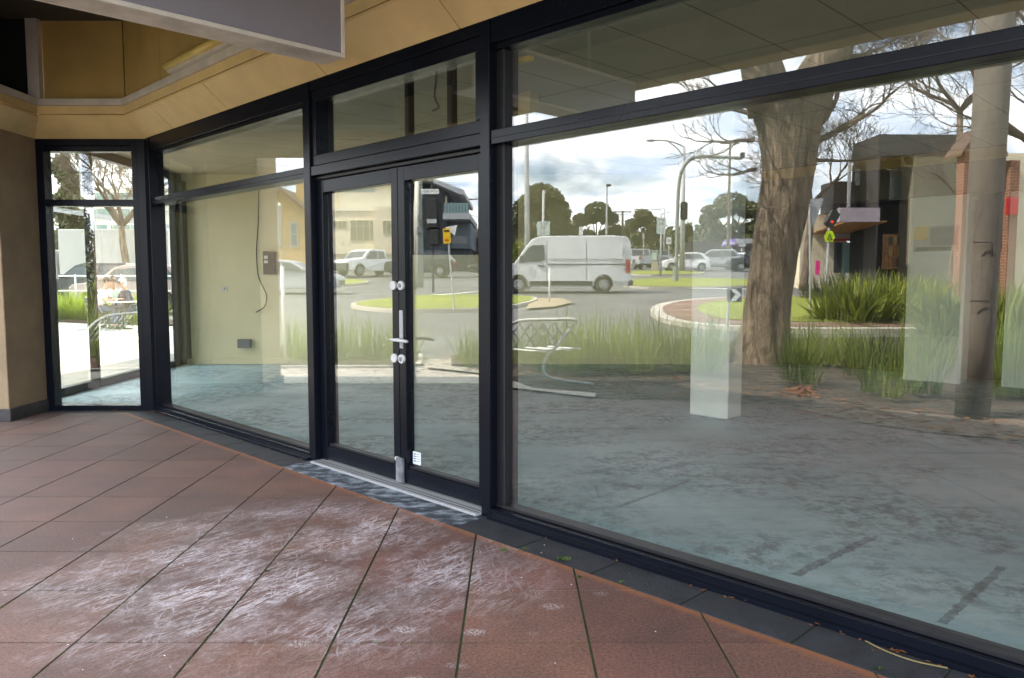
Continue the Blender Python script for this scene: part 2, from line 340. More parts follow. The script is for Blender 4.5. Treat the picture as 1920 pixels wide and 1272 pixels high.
M['green_grey_pole'] = mat("grey green painted pole", (0.24, 0.27, 0.24), 0.5, var=0.12)
M['blade'] = leaf_mat("strappy leaves", (0.075, 0.125, 0.018), (0.32, 0.38, 0.085), 0.45)
M['blade_dark'] = leaf_mat("dark strappy leaves", (0.03, 0.06, 0.010), (0.17, 0.22, 0.04), 0.4)
M['blade_dry'] = leaf_mat("dry straw leaves", (0.20, 0.15, 0.06), (0.32, 0.26, 0.13))
M['broad_leaf'] = leaf_mat("broad glossy leaves", (0.045, 0.075, 0.010), (0.30, 0.33, 0.045), 0.4)
M['gum_leaf'] = leaf_mat("eucalypt foliage", (0.06, 0.075, 0.028), (0.20, 0.20, 0.085), 0.25)
M['dark_leaf'] = leaf_mat("dense green foliage", (0.038, 0.052, 0.018), (0.150, 0.155, 0.060), 0.2)
M['white_paint'] = mat("white car paint", (0.78, 0.79, 0.80), 0.22, var=0.02, spec=0.6)
M['van_paint'] = mat('silver white van paint', (0.60, 0.62, 0.63), 0.24, var=0.05, scale=1.5, spec=0.6)
M['silver_paint'] = mat("silver car paint", (0.42, 0.44, 0.46), 0.3, 0.4, var=0.04)
M['dark_paint'] = mat("dark car paint", (0.025, 0.028, 0.032), 0.2, var=0.1, spec=0.7)
M['grey_paint'] = mat("grey car paint", (0.16, 0.17, 0.18), 0.28, 0.3, var=0.08)
M['rose_paint'] = mat("rosy beige car paint", (0.42, 0.33, 0.30), 0.3, 0.2, var=0.05)
M['car_glass'] = mat("car window glass", (0.03, 0.04, 0.04), 0.06, var=0.2, spec=1.0)
M['tyre'] = mat("tyre rubber", (0.022, 0.021, 0.020), 0.85, var=0.2)
M['rim'] = mat("wheel rim", (0.34, 0.34, 0.35), 0.4, 0.6)
M['bumper'] = mat("unpainted bumper plastic", (0.07, 0.072, 0.075), 0.6)
M['tail'] = mat("red lamp lens", (0.42, 0.03, 0.02), 0.25)
M['headlamp'] = mat("clear lamp lens", (0.62, 0.64, 0.65), 0.15)
M['sign_white'] = mat("white sign sheet", (0.74, 0.75, 0.74), 0.4, var=0.04)
M['sign_back'] = mat("bare sign back", (0.40, 0.41, 0.42), 0.4, 0.4)
M['sign_pale_green'] = mat("pale green sign sheet", (0.50, 0.58, 0.54), 0.5)
M['sign_yellow'] = mat("yellow sign sheet", (0.80, 0.50, 0.01), 0.45)
M['sign_lime'] = mat("fluorescent lime sign sheet", (0.50, 0.68, 0.01), 0.45)
M['signal_black'] = mat("signal housing", (0.018, 0.020, 0.020), 0.6)
M['red'] = mat("red sheet", (0.50, 0.015, 0.015), 0.5)
M['pink'] = mat("hot pink panel", (0.75, 0.02, 0.22), 0.5)
M['purple'] = mat("violet awning sign", (0.36, 0.22, 0.66), 0.5)
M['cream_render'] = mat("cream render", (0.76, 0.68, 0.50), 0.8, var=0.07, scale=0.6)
M['cream_light'] = mat("light cream render", (0.82, 0.78, 0.64), 0.8, var=0.06, scale=0.6)
M['yellow_brick'] = brick_mat("yellow brick", (0.52, 0.33, 0.11), (0.44, 0.26, 0.08), (0.45, 0.37, 0.24))
M['red_brick'] = brick_mat("red brick", (0.27, 0.105, 0.055), (0.20, 0.075, 0.04), (0.40, 0.33, 0.26))
M['roof_tile'] = mat("brown roof tiles", (0.12, 0.075, 0.05), 0.8, var=0.3, scale=5, stretch=(1, 1, 6))
M['colorbond'] = mat("beige sheet fence", (0.55, 0.50, 0.39), 0.7, var=0.08)
M['navy_wall'] = mat("slate blue cladding", (0.050, 0.068, 0.085), 0.5, var=0.15, scale=1)
M['blue_grey'] = mat("blue grey render", (0.15, 0.185, 0.21), 0.6, var=0.12)
M['pale_grey'] = mat("pale grey slab", (0.36, 0.38, 0.39), 0.6)
M['bal_glass'] = mat("green tinted balustrade glass", (0.22, 0.36, 0.35), 0.1, spec=0.9)
M['window_glass'] = mat("reflective window glass", (0.05, 0.07, 0.08), 0.08, var=0.3, spec=1.0)
M['blind'] = mat("window with blind", (0.26, 0.25, 0.17), 0.3, var=0.15)
M['dark_clad'] = mat("dark brown cladding", (0.050, 0.043, 0.042), 0.6, var=0.12, scale=1)
M['beige_clad'] = mat("olive beige cladding", (0.20, 0.18, 0.125), 0.7, var=0.1, scale=0.8)
M['mauve'] = mat("mauve grey fascia", (0.30, 0.25, 0.28), 0.6)
M['timber'] = mat("orange timber soffit", (0.34, 0.16, 0.05), 0.6, var=0.2)
M['pink_render'] = mat("salmon render gable", (0.62, 0.42, 0.33), 0.8)
M['skin'] = mat("skin", (0.50, 0.30, 0.20), 0.6, var=0.05)
M['white_cloth'] = mat("white cotton", (0.78, 0.79, 0.80), 0.9, var=0.04)
M['mint_cloth'] = mat("pale mint cotton", (0.55, 0.66, 0.60), 0.9, var=0.05)
M['navy_cloth'] = mat("navy jacket cloth", (0.035, 0.045, 0.07), 0.9, var=0.2)
M['denim'] = mat("blue denim", (0.06, 0.085, 0.15), 0.9, var=0.2)
M['grey_hair'] = mat("white grey hair", (0.60, 0.58, 0.55), 0.8)
M['brown_hair'] = mat("brown hair", (0.08, 0.045, 0.025), 0.7)
M['dark_hair'] = mat("dark cropped hair", (0.02, 0.015, 0.012), 0.7)
M['chair'] = mat("dark cafe chair", (0.05, 0.05, 0.055), 0.4)
M['table_top'] = mat("white table top", (0.72, 0.72, 0.70), 0.4)
M['moss'] = leaf_mat("moss", (0.03, 0.06, 0.008), (0.10, 0.16, 0.02), 0.1)
M['dead_leaf'] = mat("dead leaf", (0.20, 0.075, 0.025), 0.8, var=0.4, scale=30)
M['line_paint'] = mat("road marking paint", (0.62, 0.61, 0.57), 0.7, var=0.15)
M['red_light'] = emis("lit red signal", (0.9, 0.05, 0.02), 0.8)
M['umbrella'] = mat("grey cafe blind", (0.16, 0.17, 0.18), 0.8)
M['teal_glass'] = mat("green glass wall", (0.16, 0.27, 0.24), 0.15, var=0.4, scale=0.8, spec=0.9)
M['truck_white'] = mat("white truck box", (0.52, 0.51, 0.48), 0.5, var=0.03)
M['hedge'] = leaf_mat("yellow green sedge", (0.12, 0.19, 0.02), (0.34, 0.42, 0.05), 0.35)
# ---------------------------------------------------------------- geometry helpers
GC = 4.451                                   # the shopfront glass stands on the plane x + y = GC
TERR = [(-1e4, 0), (13, 0), (17, .13), (22.7, .42), (27, .58), (33.5, .78), (45, 1.27), (65, 2.15), (100, 3.2), (200, 5.5), (500, 9), (3000, 30)]
def terr(x):
    d = GC - x
    for (a, za), (b, zb) in zip(TERR, TERR[1:]):
        if d <= b: return za + (zb - za) * max(0, (d - a)) / (b - a)
    return TERR[-1][1]
cp, sp_ = math.cos(PITCH), math.sin(PITCH)
def P(px, py, D):
    """sight line through a picture point, at distance D ahead (plan survey of the photograph)"""
    a = (px - 960) / FPX; b = (636 - py) / FPX
    t = D / (cp + b * sp_)
    return Vector((a * t, D, EYE + (-sp_ + b * cp) * t))
def mir(v): return Vector((GC - v[1], GC - v[0], v[2]))   # street side of the glass <-> its mirror image
def X(px, D, py=500): return P(px, py, D).x
def Z(py, D): return P(960, py, D).z
def G(px, py):
    D = 3.0
    while D < 450:
        p = P(px, py, D)
        if p.z <= terr(GC - D): return (p.x, D)
        D *= 1.004
    return (P(px, py, 450).x, 450)
def gz(D): return terr(GC - D)
NOR = Vector((-.70711, -.70711, 0)); TAN = Vector((.70711, -.70711, 0)); C0 = Vector((-3.84, 8.15, 0))
def FP(s, n, z): return C0 + TAN * s + NOR * n + Vector((0, 0, z))

class MB:
    def __init__(s, v=False): s.v = []; s.f = []; s.virt = v
    def add(s, vs, fs):
        o = len(s.v); s.v += [tuple(x) for x in vs]; s.f += [tuple(o + i for i in f) for f in fs]; return s
    def hexa(s, vs): return s.add(vs, [(0, 3, 2, 1), (4, 5, 6, 7), (0, 1, 5, 4), (1, 2, 6, 5), (2, 3, 7, 6), (3, 0, 4, 7)])
    def box(s, x0, x1, y0, y1, z0, z1):
        return s.hexa([(x0, y0, z0), (x1, y0, z0), (x1, y1, z0), (x0, y1, z0), (x0, y0, z1), (x1, y0, z1), (x1, y1, z1), (x0, y1, z1)])
    def fbox(s, s0, s1, n0, n1, z0, z1):
        return s.hexa([FP(s0, n0, z0), FP(s1, n0, z0), FP(s1, n1, z0), FP(s0, n1, z0), FP(s0, n0, z1), FP(s1, n0, z1), FP(s1, n1, z1), FP(s0, n1, z1)])
    def rbox(s, c, sx, sy, sz, rz):
        """box centred on c in plan, base at c.z"""
        co, si = math.cos(rz), math.sin(rz); vs = []
        for z in (0, sz):
            for (a, b) in ((-1, -1), (1, -1), (1, 1), (-1, 1)):
                x, y = a * sx / 2, b * sy / 2
                vs.append((c[0] + x * co - y * si, c[1] + x * si + y * co, c[2] + z))
        return s.hexa(vs)
    def extr(s, poly, vec):
        n = len(poly); vec = Vector(vec)
        vs = [Vector(p) for p in poly] + [Vector(p) + vec for p in poly]
        fs = [tuple(range(n)), tuple(range(2 * n - 1, n - 1, -1))] + [(i, (i + 1) % n, n + (i + 1) % n, n + i) for i in range(n)]
        return s.add(vs, fs)
    def tube(s, pts, rad, n=8, cap=True):
        pts = [Vector(p) for p in pts]; k = len(pts)
        if isinstance(rad, (int, float)): rad = [rad] * k
        vs = []; fs = []; ref = None
        for i, p in enumerate(pts):
            d = (pts[min(i + 1, k - 1)] - pts[max(i - 1, 0)])
            if d.length < 1e-9: d = Vector((0, 0, 1))
            d.normalize()
            if ref is None: ref = Vector((1, 0, 0)) if abs(d.x) < 0.9 else Vector((0, 1, 0))
            u = (ref - d * ref.dot(d)); u.normalize(); w = d.cross(u); ref = u
            for j in range(n):
                a = 2 * math.pi * j / n
                vs.append(p + (u * math.cos(a) + w * math.sin(a)) * rad[i])
        for i in range(k - 1):
            for j in range(n):
                j2 = (j + 1) % n
                fs.append((i * n + j, i * n + j2, (i + 1) * n + j2, (i + 1) * n + j))
        if cap: fs += [tuple(range(n - 1, -1, -1)), tuple((k - 1) * n + j for j in range(n))]
        return s.add(vs, fs)
    def ell(s, c, r, n=10, m=7):
        vs = []; fs = []; c = Vector(c)
        if isinstance(r, (int, float)): r = (r, r, r)
        for i in range(m + 1):
            th = math.pi * i / m
            for j in range(n):
                a = 2 * math.pi * j / n
                vs.append(c + Vector((r[0] * math.sin(th) * math.cos(a), r[1] * math.sin(th) * math.sin(a), r[2] * math.cos(th))))
        for i in range(m):
            for j in range(n):
                j2 = (j + 1) % n
                fs.append((i * n + j, (i + 1) * n + j, (i + 1) * n + j2, i * n + j2))
        return s.add(vs, fs)
    def cyl(s, c0, c1, r, n=20): return s.tube([c0, c1], r, n)
    def build(s, name, m, parent=None, bevel=0.0, smooth=False, local=False, seg=1, kind=None):
        vs = [Vector(v) for v in s.v]
        if s.virt: vs = [mir(v) for v in vs]
        if parent is not None:
            o0 = Vector((0, 0, 0)) if local else wloc(parent)
        elif local: o0 = Vector((0, 0, 0))
        else:
            o0 = Vector(((min(v.x for v in vs) + max(v.x for v in vs)) / 2, (min(v.y for v in vs) + max(v.y for v in vs)) / 2, min(v.z for v in vs)))
        me = bpy.data.meshes.new(name)
        me.from_pydata([v - o0 for v in vs], [], s.f)
        bm = bmesh.new(); bm.from_mesh(me); bmesh.ops.remove_doubles(bm, verts=bm.verts, dist=1e-5) if len(s.v) < 4000 and smooth else None
        bmesh.ops.recalc_face_normals(bm, faces=bm.faces); bm.to_mesh(me); bm.free()
        if smooth:
            for p in me.polygons: p.use_smooth = True
        me.materials.append(M[m] if isinstance(m, str) else m)
        o = bpy.data.objects.new(name, me); sc.collection.objects.link(o)
        if parent is not None: o.parent = parent
        elif not local: o.location = o0
        if bevel:
            b = o.modifiers.new("bevel", 'BEVEL'); b.width = bevel; b.segments = seg; b.limit_method = 'ANGLE'; b.angle_limit = R(35)
        if kind: o['kind'] = kind
        return o
def wloc(o):
    v = Vector(o.location)
    while o.parent: o = o.parent; v = v + Vector(o.location)
    return v
def tag(o, label, cat, group=None):
    o['label'] = label; o['category'] = cat
    if group: o['group'] = group
    return o
def thing(name, label, cat, loc=(0, 0, 0), rz=0, group=None, virt=False):
    o = bpy.data.objects.new(name, None); sc.collection.objects.link(o); o.empty_display_size = 0.1
    o.location = mir(loc) if virt else loc; o.rotation_euler = (0, 0, rz)
    return tag(o, label, cat, group)
def dup(root, loc, rz=0, scale=1.0, label=None, group=None):
    r = root.copy(); sc.collection.objects.link(r); r.location = loc; r.rotation_euler = (0, 0, rz); r.scale = (scale,) * 3 if not isinstance(scale, tuple) else scale
    if label: r['label'] = label
    if group: r['group'] = group
    def rec(a, b):
        for ch in list(a.children):
            c = ch.copy(); sc.collection.objects.link(c); c.parent = b; rec(ch, c)
    rec(root, r)
    return r
def struct(mb, name, m, **kw): return mb.build(name, m, kind='structure', **kw)
def text_obj(name, txt, size, m, parent, loc, face, virt=False, align='CENTER', ext=0.002):
    """lettering as mesh; face = direction the writing faces (horizontal vector), loc = world centre"""
    cu = bpy.data.curves.new(name, 'FONT'); cu.body = txt; cu.size = size; cu.align_x = align; cu.align_y = 'CENTER'; cu.extrude = ext
    t = bpy.data.objects.new(name, cu); sc.collection.objects.link(t)
    me = bpy.data.meshes.new_from_object(t); bpy.data.objects.remove(t); bpy.data.curves.remove(cu)
    f = Vector(face).normalized(); up = Vector((0, 0, 1)); right = up.cross(f)
    rot = Matrix((right, up, f)).transposed()
    for v in me.vertices: v.co = rot @ v.co
    me.materials.clear(); me.materials.append(M[m])
    o = bpy.data.objects.new(name, me); sc.collection.objects.link(o)
    loc = Vector(loc)
    if parent is not None: o.parent = parent; o.location = loc - wloc(parent)
    else: o.location = loc
    return o
def sheet(name, poly, zo, m, thick=0.0, kind='structure', parent=None, cell=1.6, skirt=True):
    """ground sheet that follows the terrain; poly in real plan coordinates"""
    bm = bmesh.new(); vs = [bm.verts.new((p[0], p[1], 0)) for p in poly]; bm.faces.new(vs)
    x0 = min(p[0] for p in poly); x1 = max(p[0] for p in poly)
    cuts = [GC - d for d, _ in TERR[1:-1]] + [x0 + cell * i for i in range(1, int((x1 - x0) / cell) + 1)] if x1 - x0 < 120 else [GC - d for d, _ in TERR[1:-1]]
    for cx in sorted(cuts):
        if x0 < cx < x1:
            bmesh.ops.bisect_plane(bm, geom=bm.verts[:] + bm.edges[:] + bm.faces[:], plane_co=(cx, 0, 0), plane_no=(1, 0, 0))
    for v in bm.verts: v.co.z = terr(v.co.x) + zo
    if thick:
        r = bmesh.ops.extrude_edge_only(bm, edges=[e for e in bm.edges if e.is_boundary])
        for v in [g for g in r['geom'] if isinstance(g, bmesh.types.BMVert)]: v.co.z -= thick
    bmesh.ops.triangulate(bm, faces=bm.faces); bmesh.ops.recalc_face_normals(bm, faces=bm.faces)
    me = bpy.data.meshes.new(name); bm.to_mesh(me); bm.free(); me.materials.append(M[m])
    o = bpy.data.objects.new(name, me); sc.collection.objects.link(o)
    if kind: o['kind'] = kind
    return o
def pxpoly(pts):
    return [tuple(mir(Vector((*G(px, py), 0)))[:2]) for px, py in pts]
def smooth_poly(pts, it=2):
    for _ in range(it):
        q = []
        for i in range(len(pts)):
            a, b = pts[i], pts[(i + 1) % len(pts)]
            q += [(a[0] * .75 + b[0] * .25, a[1] * .75 + b[1] * .25), (a[0] * .25 + b[0] * .75, a[1] * .25 + b[1] * .75)]
        pts = q
    return pts
def clip(poly, f):
    """keep the side where f(p) >= 0 (f linear)"""
    out = []
    for i in range(len(poly)):
        a, b = poly[i], poly[(i + 1) % len(poly)]; fa, fb = f(a), f(b)
        if fa >= 0: out.append(a)
        if (fa >= 0) != (fb >= 0):
            t = fa / (fa - fb); out.append((a[0] + (b[0] - a[0]) * t, a[1] + (b[1] - a[1]) * t))
    return out
def inset(pts, d):
    cx = sum(p[0] for p in pts) / len(pts); cy_ = sum(p[1] for p in pts) / len(pts); out = []
    n = len(pts)
    area = sum(pts[i][0] * pts[(i + 1) % n][1] - pts[(i + 1) % n][0] * pts[i][1] for i in range(n))
    sgn = 1 if area > 0 else -1
    for i in range(n):
        a, b = pts[i - 1], pts[(i + 1) % n]
        t = Vector((b[0] - a[0], b[1] - a[1])).normalized()
        out.append((pts[i][0] - t.y * d * sgn, pts[i][1] + t.x * d * sgn))
    return out

# ================================================================ SETTING
ground = MB()
xs = [GC - d for d, _ in TERR[1:-1]][::-1]
xs = [-560] + [x for x in xs if x > -560] + [400]
xs = sorted(set(xs))
vs = []; fs = []
for x in xs:
    vs += [(x, -500, terr(x) - .02), (x, 500, terr(x) - .02)]
for i in range(len(xs) - 1): fs.append((2 * i, 2 * i + 2, 2 * i + 3, 2 * i + 1))
ground.add(vs, fs); struct(ground, 'road', 'asphalt')
# footpath in front of the porch and round the end pier
sheet('footpath', [(-9.0, -9), (9, -9), (9, 3.0), (-2, 8.0), (-6.2, 8.1), (-8.6, 9.0), (-9.0, 8)], -.010, 'concrete', kind='structure')
# pavers of the porch, each its own slab in one paving mesh, on a dark bedding sheet
bed = MB(); bed.add([(-5.9, -2.3, -.004), (6.1, -2.3, -.004), (6.1, -2.0, -.004), (-3.7, 8.15, -.004), (-5.9, 8.15, -.004)], [(0, 1, 2, 3, 4)])
struct(bed, 'paving_bed', 'grout')
pv = MB(); tints = []
def tile(poly, zt, tint, mbp, g=0.0):
    n = len(poly); o = len(mbp.v)
    mbp.add([(p[0], p[1], zt) for p in poly] + [(p[0], p[1], zt - .02) for p in poly], [tuple(range(n))] + [(i, (i + 1) % n, n + (i + 1) % n, n + i) for i in range(n)])
    tints.extend([tint] * (n + 1))
GAP = .0052
for i in range(-12, 13):
    for j in range(-10, 12):
        x0, y0 = -.199 + .5 * i, 2.885 + .5 * j
        q = [(x0 + GAP, y0 + GAP * .8), (x0 + .5 - GAP, y0 + GAP * .8), (x0 + .5 - GAP, y0 + .5 - GAP * .8), (x0 + GAP, y0 + .5 - GAP * .8)]
        q = clip(q, lambda p: 3.952 - p[0] - p[1]); 
        if q: q = clip(q, lambda p: 8.02 - p[1])
        if q: q = clip(q, lambda p: p[0] + 5.75)
        if q: q = clip(q, lambda p: p[1] + 2.2)
        if len(q) < 3: continue
        t = random.uniform(.86, 1.12); tint = (t, t * random.uniform(.96, 1.03), t * random.uniform(.94, 1.04), 1)
        tile(q, random.uniform(-.0012, .0012), tint, pv)
po = struct(pv, 'paving', 'paver')
ca = po.data.color_attributes.new("tint", 'FLOAT_COLOR', 'CORNER')
me = po.data
# polygons keep their order through bmesh
for p in me.polygons:
    c = tints[p.index] if p.index < len(tints) else (1, 1, 1, 1)
    for li in p.loop_indices: ca.data[li].color = c
# charcoal border course, its joints 0.5 m apart, and the plaster-scuffed ones by the doors
b1 = MB(); b2 = MB(); s = -0.29
while s < 14.5:
    tgt = b2 if 3.1 < s < 5.0 else b1
    tgt.fbox(s + .004, s + .496, 0.0, .252, -.02, random.uniform(.0, .0018)); s += .5
for k in range(3):
    b1.box(-4.98 + .38 * k + .003, -4.98 + .38 * (k + 1) - .003, 8.03, 8.16, -.02, .001)
struct(b1, 'border_paving', 'charcoal_paver', bevel=.002); struct(b2, 'scuffed_border_paving', 'scuffed_paver', bevel=.002)

# ---------------------------------------------------------------- the shop: floor, walls, ceiling, roof
fl = MB(); fl.add([(-5.38, 8.3, -.002), (-3.9, 8.3, -.002), (9.0, -4.6, -.002), (9.0, 12.8, -.002), (-5.38, 12.8, -.002)], [(0, 1, 2, 3, 4)])
struct(fl, 'shop_floor', 'floor')
ce = MB(); ce.extr([(-5.5, 8.25, 3.1), (-3.85, 8.25, 3.1), (9.1, -4.7, 3.1), (9.1, 17, 3.1), (-5.5, 17, 3.1)], (0, 0, .06))
struct(ce, 'shop_ceiling', 'ceiling')
rf = MB(); rf.extr([(-5.75, 7.7, 4.05), (-4.0, 7.7, 4.05), (9.4, -5.6, 4.05), (9.4, 18, 4.05), (-5.75, 18, 4.05)], (0, 0, .12))
o = rf.build('shop_roof', 'cream_recess'); tag(o, 'flat roof and parapet block above the vacant shop', 'roof')
# wall above the windows hidden by the frieze
uw = MB(); uw.fbox(-.1, 18, -.20, -.02, 2.90, 4.045); uw.box(-5.0, -3.9, 8.2, 8.34, 2.90, 4.045)
struct(uw, 'wall_above_windows', 'cream_recess')
# back wall with the dark hatch
bw = MB(); Yb = 12.65
hx0, hx1, hz0, hz1 = X(742, Yb), X(918, Yb), 1.80, 3.0
bw.box(-5.4, hx0, Yb, Yb + .15, 0, 3.1); bw.box(hx1, 3.25, Yb, Yb + .15, 0, 3.1)
bw.box(hx0, hx1, Yb, Yb + .15, 0, hz0); bw.box(hx0, hx1, Yb, Yb + .15, hz1, 3.1)
struct(bw, 'back_wall', 'int_wall')
bw2 = MB(); bw2.box(3.2505, 5.35, Yb + .002, Yb + .15, 0, 3.1); struct(bw2, 'shaded_back_wall', 'int_shaded')  # same plaster wall, darkened by colour where the room is dim
hb = MB(); hb.box(hx0 - .1, hx1 + .1, Yb + 1.2, Yb + 1.3, 1.2, 3.1); hb.box(hx0 - .15, hx0 - .05, Yb + .15, Yb + 1.3, 1.2, 3.1); hb.box(hx1 + .05, hx1 + .15, Yb + .15, Yb + 1.3, 1.2, 3.1); hb.box(hx0 - .1, hx1 + .1, Yb + .15, Yb + 1.3, 1.1, 1.2)
struct(hb, 'dark_hatch_lining', 'int_dark')
sk = MB(); sk.box(-5.3, 3.25, Yb - .015, Yb - .001, 0, .10)
struct(sk, 'skirting', 'int_wall', bevel=.004)
# low paler panel fixed on the back wall
# rooms beyond on the right: dark passage, bulkhead and stub walls parallel to the shopfront
rw = MB(); rw.box(9.0, 9.2, -5.2, 17, 0, 3.1); rw.box(5.35, 9.2, 16.6, 16.8, 0, 3.1); rw.box(5.3, 5.36, 12.8, 16.8, 0, 3.1)
struct(rw, 'side_wall', 'int_dark')
def lbox(mb, s, x0, x1, th, z0, z1):
    """wall piece on the plan line x + y = s, from x0 to x1"""
    a = Vector((x0, s - x0, z0)); b = Vector((x1, s - x1, z0)); n = -NOR * th
    mb.hexa([a, b, b + n, a + n, a + Vector((0, 0, z1 - z0)), b + Vector((0, 0, z1 - z0)), b + n + Vector((0, 0, z1 - z0)), a + n + Vector((0, 0, z1 - z0))])
bh = MB(); lbox(bh, 16.1, 3.35, 8.9, .25, 2.52, 3.1); struct(bh, 'bulkhead', 'int_shaded')
st = MB(); lbox(st, 16.08, 3.35, 8.9, .3, 2.94, 3.09); struct(st, 'bulkhead_trim', 'cream_recess')
c2 = MB(); lbox(c2, 16.2, 5.49, 6.00, .30, 0, 2.52); o = c2.build('wall_pier', 'int_white', bevel=.006)
tag(o, 'white stub wall pier carrying the yellow and grey poster, deep in the shop', 'pier')
c3 = MB(); lbox(c3, 16.42, 6.42, 8.8, .22, 0, 2.52); struct(c3, 'right_inner_wall', 'int_white')
db = MB(); lbox(db, 17.4, 5.0, 8.9, .1, 0, 2.52); struct(db, 'dark_passage_wall', 'int_dark')
# poster and blank sheet on the pier
def lpt(s, x, n, z): return Vector((x, s - x, z)) + NOR * n
def lpanel(name, s, x0, x1, z0, z1, m, par=None, n0=.002, n1=.008):
    b = MB(); a = lpt(s, x0, n0, z0); c_ = lpt(s, x1, n0, z0); d = NOR * (n1 - n0); u = Vector((0, 0, z1 - z0))
    b.hexa([a, c_, c_ + d, a + d, a + u, c_ + u, c_ + u + d, a + u + d]); return b.build(name, m, par)
pr = thing('wall_poster', 'poster with yellow square and grey house picture on the white pier', 'poster', lpt(16.2, 5.75, 0, 0))
xa, xb = 5.54, 5.93
lpanel('poster_sheet', 16.2, xa, xb, 1.78, 2.12, 'sign_back', pr)
lpanel('yellow_square', 16.2, xa, xa + .13, 1.94, 2.12, 'sign_yellow', pr, .009, .012)
lpanel('house_picture', 16.2, xa + .15, xb - .01, 1.86, 2.10, 'grey_plastic', pr, .009, .012)
lpanel('grass_strip', 16.2, xa + .02, xb - .06, 1.79, 1.84, 'broad_leaf', pr, .009, .012)
o = lpanel('blank_sheet', 16.2, xa, xb - .01, 1.38, 1.76, 'int_white'); tag(o, 'blank pale sheet below the poster on the white pier', 'sheet')
# free standing white pillar (turned like the shopfront)
pl = thing('interior_pillar', 'square white pillar standing on the bare grey floor', 'pillar', (2.05, 7.85, 0))
A = Vector((1.858, 7.95, 0)); B = A + TAN * .44; n_ = -NOR * .27
b = MB(); b.hexa([A, B, B + n_, A + n_] + [p + Vector((0, 0, 3.1)) for p in (A, B, B + n_, A + n_)]); b.build('shaft', 'int_white', pl, bevel=.006)
# things on the back wall
def on_back(name, px0, px1, py0, py1, th, m, par=None):
    b = MB(); b.box(X(px0, Yb, py0), X(px1, Yb, py0), Yb - th, Yb - .001, Z(py1, Yb), Z(py0, Yb)); return b.build(name, m, par, bevel=.004)
sb = thing('switchboard', 'small black switchboard with white switches on the cream back wall', 'switchboard', (X(506, Yb), Yb, Z(515, Yb)))
on_back('case', 495, 517, 472, 515, .07, 'black_box', sb)
for k, (a, c_) in enumerate(((480, 486), (489, 494))):
    b = MB(); b.box(X(498, Yb), X(505, Yb), Yb - .075, Yb - .071, Z(c_, Yb), Z(a, Yb)); b.build('switch', 'white_plastic', sb)
o = on_back('wall_box', 448, 472, 636, 652, .09, 'grey_plastic'); tag(o, 'low grey junction box fixed near the foot of the back wall', 'junction box')
ls = thing('light_switch', 'small white light switch plate on the back wall', 'light switch', (X(420, Yb), Yb, Z(546, Yb)))
on_back('plate', 414, 427, 537, 546, .012, 'white_plastic', ls)
b = MB(); b.box(X(419, Yb), X(422, Yb), Yb - .018, Yb - .012, Z(543, Yb), Z(540, Yb)); b.build('rocker', 'grey_plastic', ls)
b = MB(); pts = [P(486, 330, Yb - .02), P(484, 420, Yb - .03), P(481, 470, Yb - .05), P(484, 515, Yb - .06), P(494, 540, Yb - .06), P(500, 556, Yb - .06), P(496, 575, Yb - .05), P(480, 586, Yb - .03)]
def spline(pts, n=6):
    out = []
    pts = [Vector(p) for p in pts]
    for i in range(len(pts) - 1):
        p0, p1, p2, p3 = pts[max(i - 1, 0)], pts[i], pts[i + 1], pts[min(i + 2, len(pts) - 1)]
        for k in range(n):
            t = k / n
            out.append(.5 * ((2 * p1) + (p2 - p0) * t + (2 * p0 - 5 * p1 + 4 * p2 - p3) * t * t + (3 * p1 - p0 - 3 * p2 + p3) * t ** 3))
    return out + [pts[-1]]
o = b.tube(spline(pts), .009, 6).build('loose_cable', 'black_box', smooth=True); tag(o, 'loose dark cable hanging down the back wall in a loop', 'cable')
# ---------------------------------------------------------------- end pier (left of the narrow window)
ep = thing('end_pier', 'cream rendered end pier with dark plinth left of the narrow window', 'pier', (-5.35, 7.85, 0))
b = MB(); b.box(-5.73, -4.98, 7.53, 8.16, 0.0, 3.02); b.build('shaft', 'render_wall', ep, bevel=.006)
b = MB(); b.box(-5.76, -4.95, 7.50, 8.14, 0.0, .125); b.build('plinth', 'plinth', ep, bevel=.006)
iw = MB(); iw.box(-5.5, -5.16, 8.30, 8.72, 0, 3.1); iw.box(-5.73, -5.02, 8.17, 8.295, 0, 3.1)
struct(iw, 'inner_end_wall', 'int_wall', bevel=.004)
# ---------------------------------------------------------------- side glazing behind the narrow window (faces the terrace)
sg = thing('side_window', 'floor to ceiling side window with black posts facing the cafe terrace', 'window', (-5.44, 10.6, 0))
ys = (8.74, 9.95, 11.35, 12.42)
for y in ys: b = MB(); b.box(-5.48, -5.38, y - .035, y + .035, .0, 3.1); b.build('post', 'frame', sg, bevel=.003)
b = MB(); b.box(-5.48, -5.38, 8.70, 12.65, 0, .10); b.build('sill', 'frame', sg, bevel=.003)
b = MB(); b.box(-5.48, -5.38, 8.70, 12.65, 2.98, 3.098); b.build('head', 'frame', sg, bevel=.003)
for y0, y1 in zip(ys, ys[1:]):
    b = MB(); b.box(-5.434, -5.426, y0 + .035, y1 - .035, .10, 2.98); b.build('pane', 'glass_far', sg)
b = MB(); b.box(-5.48, -5.30, 12.455, 12.64, 0.101, 2.979); b.build('end_panel', 'black_box', sg)

# ================================================================ SHOPFRONT FRAMES
W = 'frame'
def rail(par, name, s0, s1, z0, z1, n0=-.155, n1=-.005, m=W, bev=.003):
    b = MB(); b.fbox(s0, s1, n0, n1, z0, z1); return b.build(name, m, par, bevel=bev)
# s stations
SL, S1a, S1b, S2a, S2b, SR = .10, 3.20, 3.29, 5.17, 5.245, 9.3
